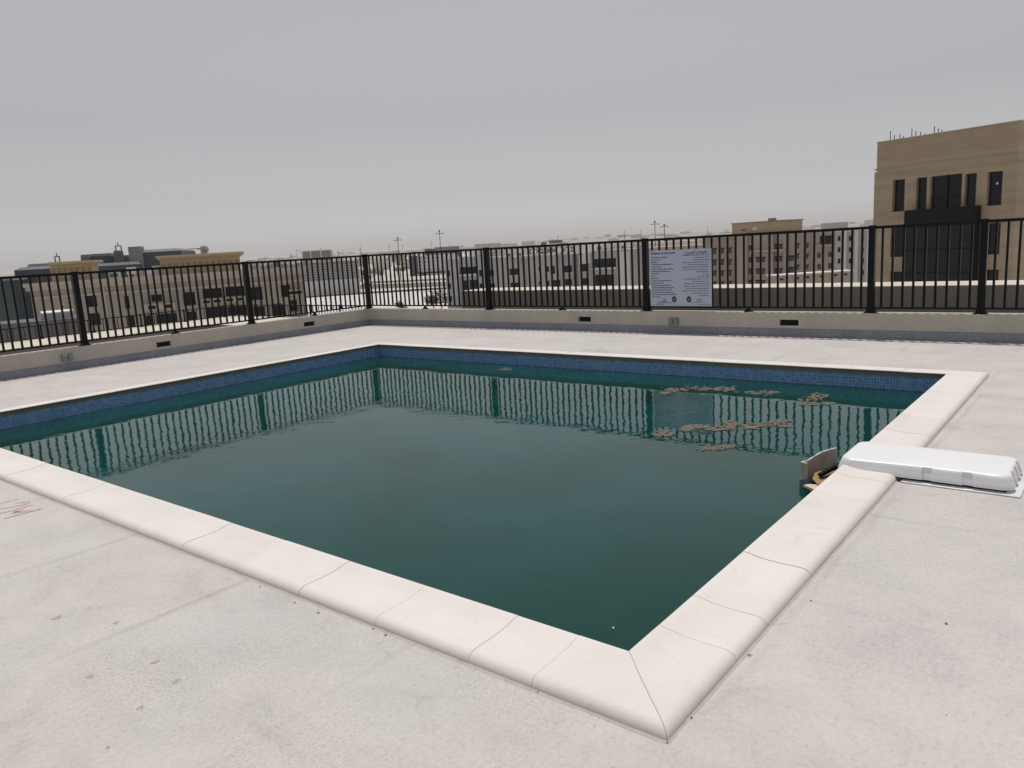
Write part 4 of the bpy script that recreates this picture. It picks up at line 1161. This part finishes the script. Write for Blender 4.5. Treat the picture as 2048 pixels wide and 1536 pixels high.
for k in range(26):
    px = rg.choice([rg.uniform(560, 800), rg.uniform(560, 1000), rg.uniform(1000, 1420)])
    hy = 550.2 - px*0.0582
    rng = rg.uniform(900, 2200); P = at_range(px, hy, rng)
    h = 16.6 + rg.uniform(4, 15)*rng/1532
    o = empty('lamp_post', (P.x, P.y, GZ), math.atan2(RT.y, RT.x), 'faint thin lamp post on the hazy skyline', 'lamp post', 'lamp posts on the hazy skyline')
    w2 = rng/1532*0.55
    MB().cyl((0,0,0),(0,0,h),w2,w2*0.6,n=5).build('pole', M['mast'], o)
    MB().box(-w2*3, w2*3, -w2, w2, h-0.5, h+0.1).build('lamp_head', M['mast'], o)

# ---- hazy ridge on the skyline
prof = [(-400,1),(300,1),(560,2),(700,3),(850,2),(980,3),(1060,3),(1110,6),(1135,9),(1170,6.5),(1210,6),(1240,8),(1275,7),(1300,3),(1350,4),(1410,6),(1460,4),(1520,5),(1600,6),(1700,5),(1760,7),(2048,5),(2500,4)]
rv = []; rf = []; cols = 150
for i in range(cols):
    px = -400 + 2900*i/(cols-1)
    for (p0, h0), (p1, h1) in zip(prof, prof[1:]):
        if p0 <= px <= p1: hh = h0+(h1-h0)*(px-p0)/(p1-p0)
    hy = 550.2 - px*0.0582
    d_ = ray(px, hy); d_.z = 0; d_.normalize()
    for rng, f_ in ((2300, -0.05), (2600, 0.45), (3000, 0.95), (3400, 1.0), (4200, 0.9), (7000, -0.05)):
        zz = GZ + f_*(16.6 + (hh+random.uniform(-0.5, 0.5))*3000/1532)
        if f_ < 0: zz = GZ-1
        rv.append((d_.x*rng, d_.y*rng, zz))
for i in range(cols-1):
    for j in range(5):
        a = i*6+j; rf.append((a, a+6, a+7, a+1))
tag(MB().add(rv, rf).build('hills', M['hill'], smooth=True), kind='structure')

# ---- individual far houses
hm = [mat('far_wall_a', (0.55, 0.51, 0.45), 0.9, 0.1, 0.1), mat('far_wall_b', (0.42, 0.37, 0.31), 0.9, 0.1, 0.1), mat('far_wall_c', (0.34, 0.33, 0.32), 0.9, 0.1, 0.1), mat('far_wall_d', (0.66, 0.64, 0.61), 0.9, 0.1, 0.1)]
rg = random.Random(5)
tone = {}
def zone(px):
    return 'above the sandy lot by the railing corner' if px < 890 else 'beyond the grey villas' if px < 1290 else 'beyond the pinkish apartments'
def far_house(px, rng, w2, dep, h, m, label='small %s flat roofed house far off %s', group='far houses in the haze', z0=GZ, cat='house', name='far_house'):
    hy = 550.2 - px*0.0582
    P = at_range(px, hy, rng)
    col_ = {'far_wall_a': 'cream', 'far_wall_b': 'tan', 'far_wall_c': 'grey', 'far_wall_d': 'white'}[m.name]
    o = empty(name, (P.x, P.y, z0), math.atan2(RT.y, RT.x)+rg.uniform(-0.5, 0.5), label % (col_, zone(px)), cat, group)
    MB().box(-w2/2, w2/2, 0, dep, 0, h).box(-w2/2-0.2, w2/2+0.2, -0.25, dep+0.25, h+0.001, h+0.35).build('wall', m, o)
    MB().box(-w2*0.15, w2*0.22, dep*0.3, dep*0.75, h+0.351, h+1.9).build('roof_room', m, o)
    n_ = max(2, int(w2/5))
    fl = max(1, int(h/3.4))
    wm = MB()
    for i in range(n_):
        for j in range(fl):
            x_ = -w2/2+w2*(i+0.5)/n_; z_ = 1.0+3.4*j
            wm.box(x_-0.7, x_+0.7, -0.08, -0.002, z_, z_+1.5)
    wm.build('window_rows', M['opening'], o)['kind'] = 'stuff'
    return o
for k in range(150):
    px = rg.uniform(490, 1760)
    rng = 420*math.exp(rg.uniform(0.1, 1.75))
    if 690 < px < 900 and rng < 700: rng += 420
    far_house(px, rng, rg.uniform(10, 26), rg.uniform(9, 18), rg.choice((4.2, 7.4, 7.6, 10.8, 11.2)), rg.choice(hm))
def ridge_px(px):
    for (p0, h0), (p1, h1) in zip(prof, prof[1:]):
        if p0 <= px <= p1: return h0+(h1-h0)*(px-p0)/(p1-p0)
    return 3
for k in range(120):
    px = rg.uniform(500, 1760); rng = rg.uniform(2350, 3050)
    f_ = (rng-2300)/300*0.5-0.05 if rng < 2600 else 0.45+0.5*(rng-2600)/400
    z0 = GZ + f_*(16.6+ridge_px(px)*3000/1532) - 1.2
    o = far_house(px, rng, rg.uniform(14, 40), rg.uniform(14, 24), rg.uniform(4, 8), rg.choice(hm+[hm[3], hm[3], hm[0]]), 'tiny %s house on the hazy ridge %s', 'houses on the hazy ridge', z0)
# landmark far buildings
def far_big(pxs, pys, rng, m, label, name='far_building', dep=30):
    bb = Building(name, label, (pxs[0], pys[0]), (pxs[1], pys[1]), rng, rng)
    bb.wall(m, [], dep)
    return bb
far_big((949,1001), (488.5,485.5), 1100, M['grey'], 'wide hazy grey building above the villas')
far_big((1001,1034), (488,486), 1150, M['grey_light'], 'paler hazy building right of the wide grey one')
far_big((1043,1070), (483,482), 1200, hm[0], 'small hazy cream building on the skyline in the centre')
bb = far_big((1642,1696), (447,443.5), 620, M['grey'], 'grey flat roofed building on the skyline left of the stone tower')
far_big((1729,1756), (440.5,438), 560, M['grey_light'], 'pale grey building peeking out beside the stone tower')
far_big((868,918), (494.5,492), 900, M['grey_dark'], 'dark roofed hazy building behind the tallest light mast')
far_big((849,869), (498.5,497.5), 700, M['slate'], 'small dark block left of the tallest light mast')
bb = far_big((604,664), (504,499.5), 1000, M['grey_dark'], 'hazy blue grey terminal with a pale canopy on the skyline')
for f0 in (0.02, 0.36, 0.70):
    bb.box('canopy', bb.L*f0, bb.L*(f0+0.27), -4, 30, bb.top+0.3, bb.top+1.1, M['white'])
    bb.box('canopy_column', bb.L*(f0+0.25), bb.L*(f0+0.27), -4, -3, 0, bb.top+0.29, M['white'])
far_big((1136,1262), (489,482.5), 560, M['white'], 'long sunlit white terrace row behind the grey villas', dep=60)
far_big((1290,1400), (486,481), 460, hm[0], 'pale cream terrace row behind the notice board')

# ---- trees on the sandy lot
def tree(px, py, h, label, seed):
    rg = random.Random(seed)
    P = on_z(px, py, GZ)
    o = empty('tree', (P.x, P.y, GZ), 0, label, 'tree')
    tr = MB().cyl((0,0,0),(0.1,0,h*0.45),0.22,0.13,n=7)
    for k in range(5):
        a = k*1.26+rg.uniform(-0.3, 0.3)
        tr.cyl((0.1,0,h*0.4),(h*0.28*math.cos(a), h*0.28*math.sin(a), h*rg.uniform(0.6, 0.8)),0.10,0.04,n=5)
    tr.build('trunk', M['bark'], o)
    cr = MB()
    lobes = [(rg.uniform(-0.28,0.28)*h, rg.uniform(-0.28,0.28)*h, h*rg.uniform(0.5, 0.82), h*rg.uniform(0.16, 0.26)) for k in range(9)]
    for k in range(700):
        lx_, ly_, lz_, lr_ = rg.choice(lobes)
        v = Vector((rg.gauss(0,1), rg.gauss(0,1), rg.gauss(0,1))).normalized()*lr_*rg.uniform(0.5, 1.05)
        c = Vector((lx_, ly_, lz_)) + v; s2 = rg.uniform(0.16, 0.34)
        a = Vector((rg.gauss(0,1), rg.gauss(0,1), rg.gauss(0,1))).normalized(); b3 = a.orthogonal().normalized()
        cr.add([c-a*s2, c+b3*s2*0.6, c+a*s2, c-b3*s2*0.6], [(0,1,2,3)])
    cr.build('crown', M['leaf'], o)
tree(718, 563, 7.5, 'dark tree just left of the railing corner post', 1)
tree(727, 558, 6.0, 'smaller dark tree hidden behind the railing corner post', 2)
tree(748, 565, 8.5, 'large round dark tree just right of the railing corner post', 3)
tree(762, 561, 7.0, 'small dark tree right of the large round tree', 4)
tree(795, 549, 6.0, 'dark tree at the foot of the slim light mast', 5)
tree(806, 548, 5.5, 'dark tree left of the navy block', 6)
for i, (px, py, h, t) in enumerate(((868,624,5.0,'dark shrub at the left corner of the recessed bay villa'),(884,626,6.5,'taller dark shrub against the recessed bay villa'),(803,628,3.5,'low dark shrub on the paved yard'))):
    tree(px, py, h, t, 30+i)

# ---- parked cars on the lot
def car(px, py, m, rot, label):
    P = on_z(px, py, GZ)
    o = empty('parked_car', (P.x, P.y, GZ+0.07), rot, label, 'car', 'cars parked on the sandy lot')
    MB().frustum((-2.2,2.2,-0.9,0.9), (-2.15,2.15,-0.86,0.86), 0.35, 0.95).build('body', m, o)
    MB().frustum((-1.4,1.2,-0.82,0.82), (-0.9,0.7,-0.7,0.7), 0.951, 1.5).build('cabin', M['glass'], o)
    for x_ in (-1.4, 1.4):
        for y_ in (-0.92, 0.72): MB().cyl((x_, y_, 0.33), (x_, y_+0.2, 0.33), 0.33, n=10).build('wheel', M['black'], o)
white_car, dark_car = mat('car_white', (0.75, 0.75, 0.75), 0.25, 0.02, 1), mat('car_dark', (0.05, 0.05, 0.06), 0.25, 0.05, 1)
for i, (px, py, c_, t) in enumerate(((733,554,0,'white parked car among the trees left of the corner post'),(740,556.5,0,'white parked car behind the corner post'),(838,551.5,0,'white parked car at the foot of the navy wall'),(849,551,1,'dark parked car below the pale block'),
        (861,550.5,0,'white parked car below the middle of the pale block'),(873,549.8,0,'white parked car below the right half of the pale block'),(884,549,0,'white parked car nearest the recessed bay villa'),(733,571,0,'white parked car on the road left of the corner post'))):
    car(px, py, dark_car if c_ else white_car, 0.9+0.3*i, t)

# ---------------------------------------------------------------- hazy air
def haze():
    m = bpy.data.materials.new('haze'); m.use_nodes = True
    nt = m.node_tree; nt.nodes.clear()
    out = nt.nodes.new('ShaderNodeOutputMaterial'); v = nt.nodes.new('ShaderNodeVolumePrincipled')
    v.inputs['Color'].default_value = (0.73, 0.74, 0.76, 1)
    v.inputs['Density'].default_value = 0.00015
    v.inputs['Anisotropy'].default_value = 0.0
    nt.links.new(v.outputs[0], out.inputs['Volume'])
    o = MB().box(-16500, 16500, -16500, 16500, GZ-1.0, 34).build('haze', m)
    tag(o, kind='stuff'); o['label'] = 'pale hazy air over the town'
haze()
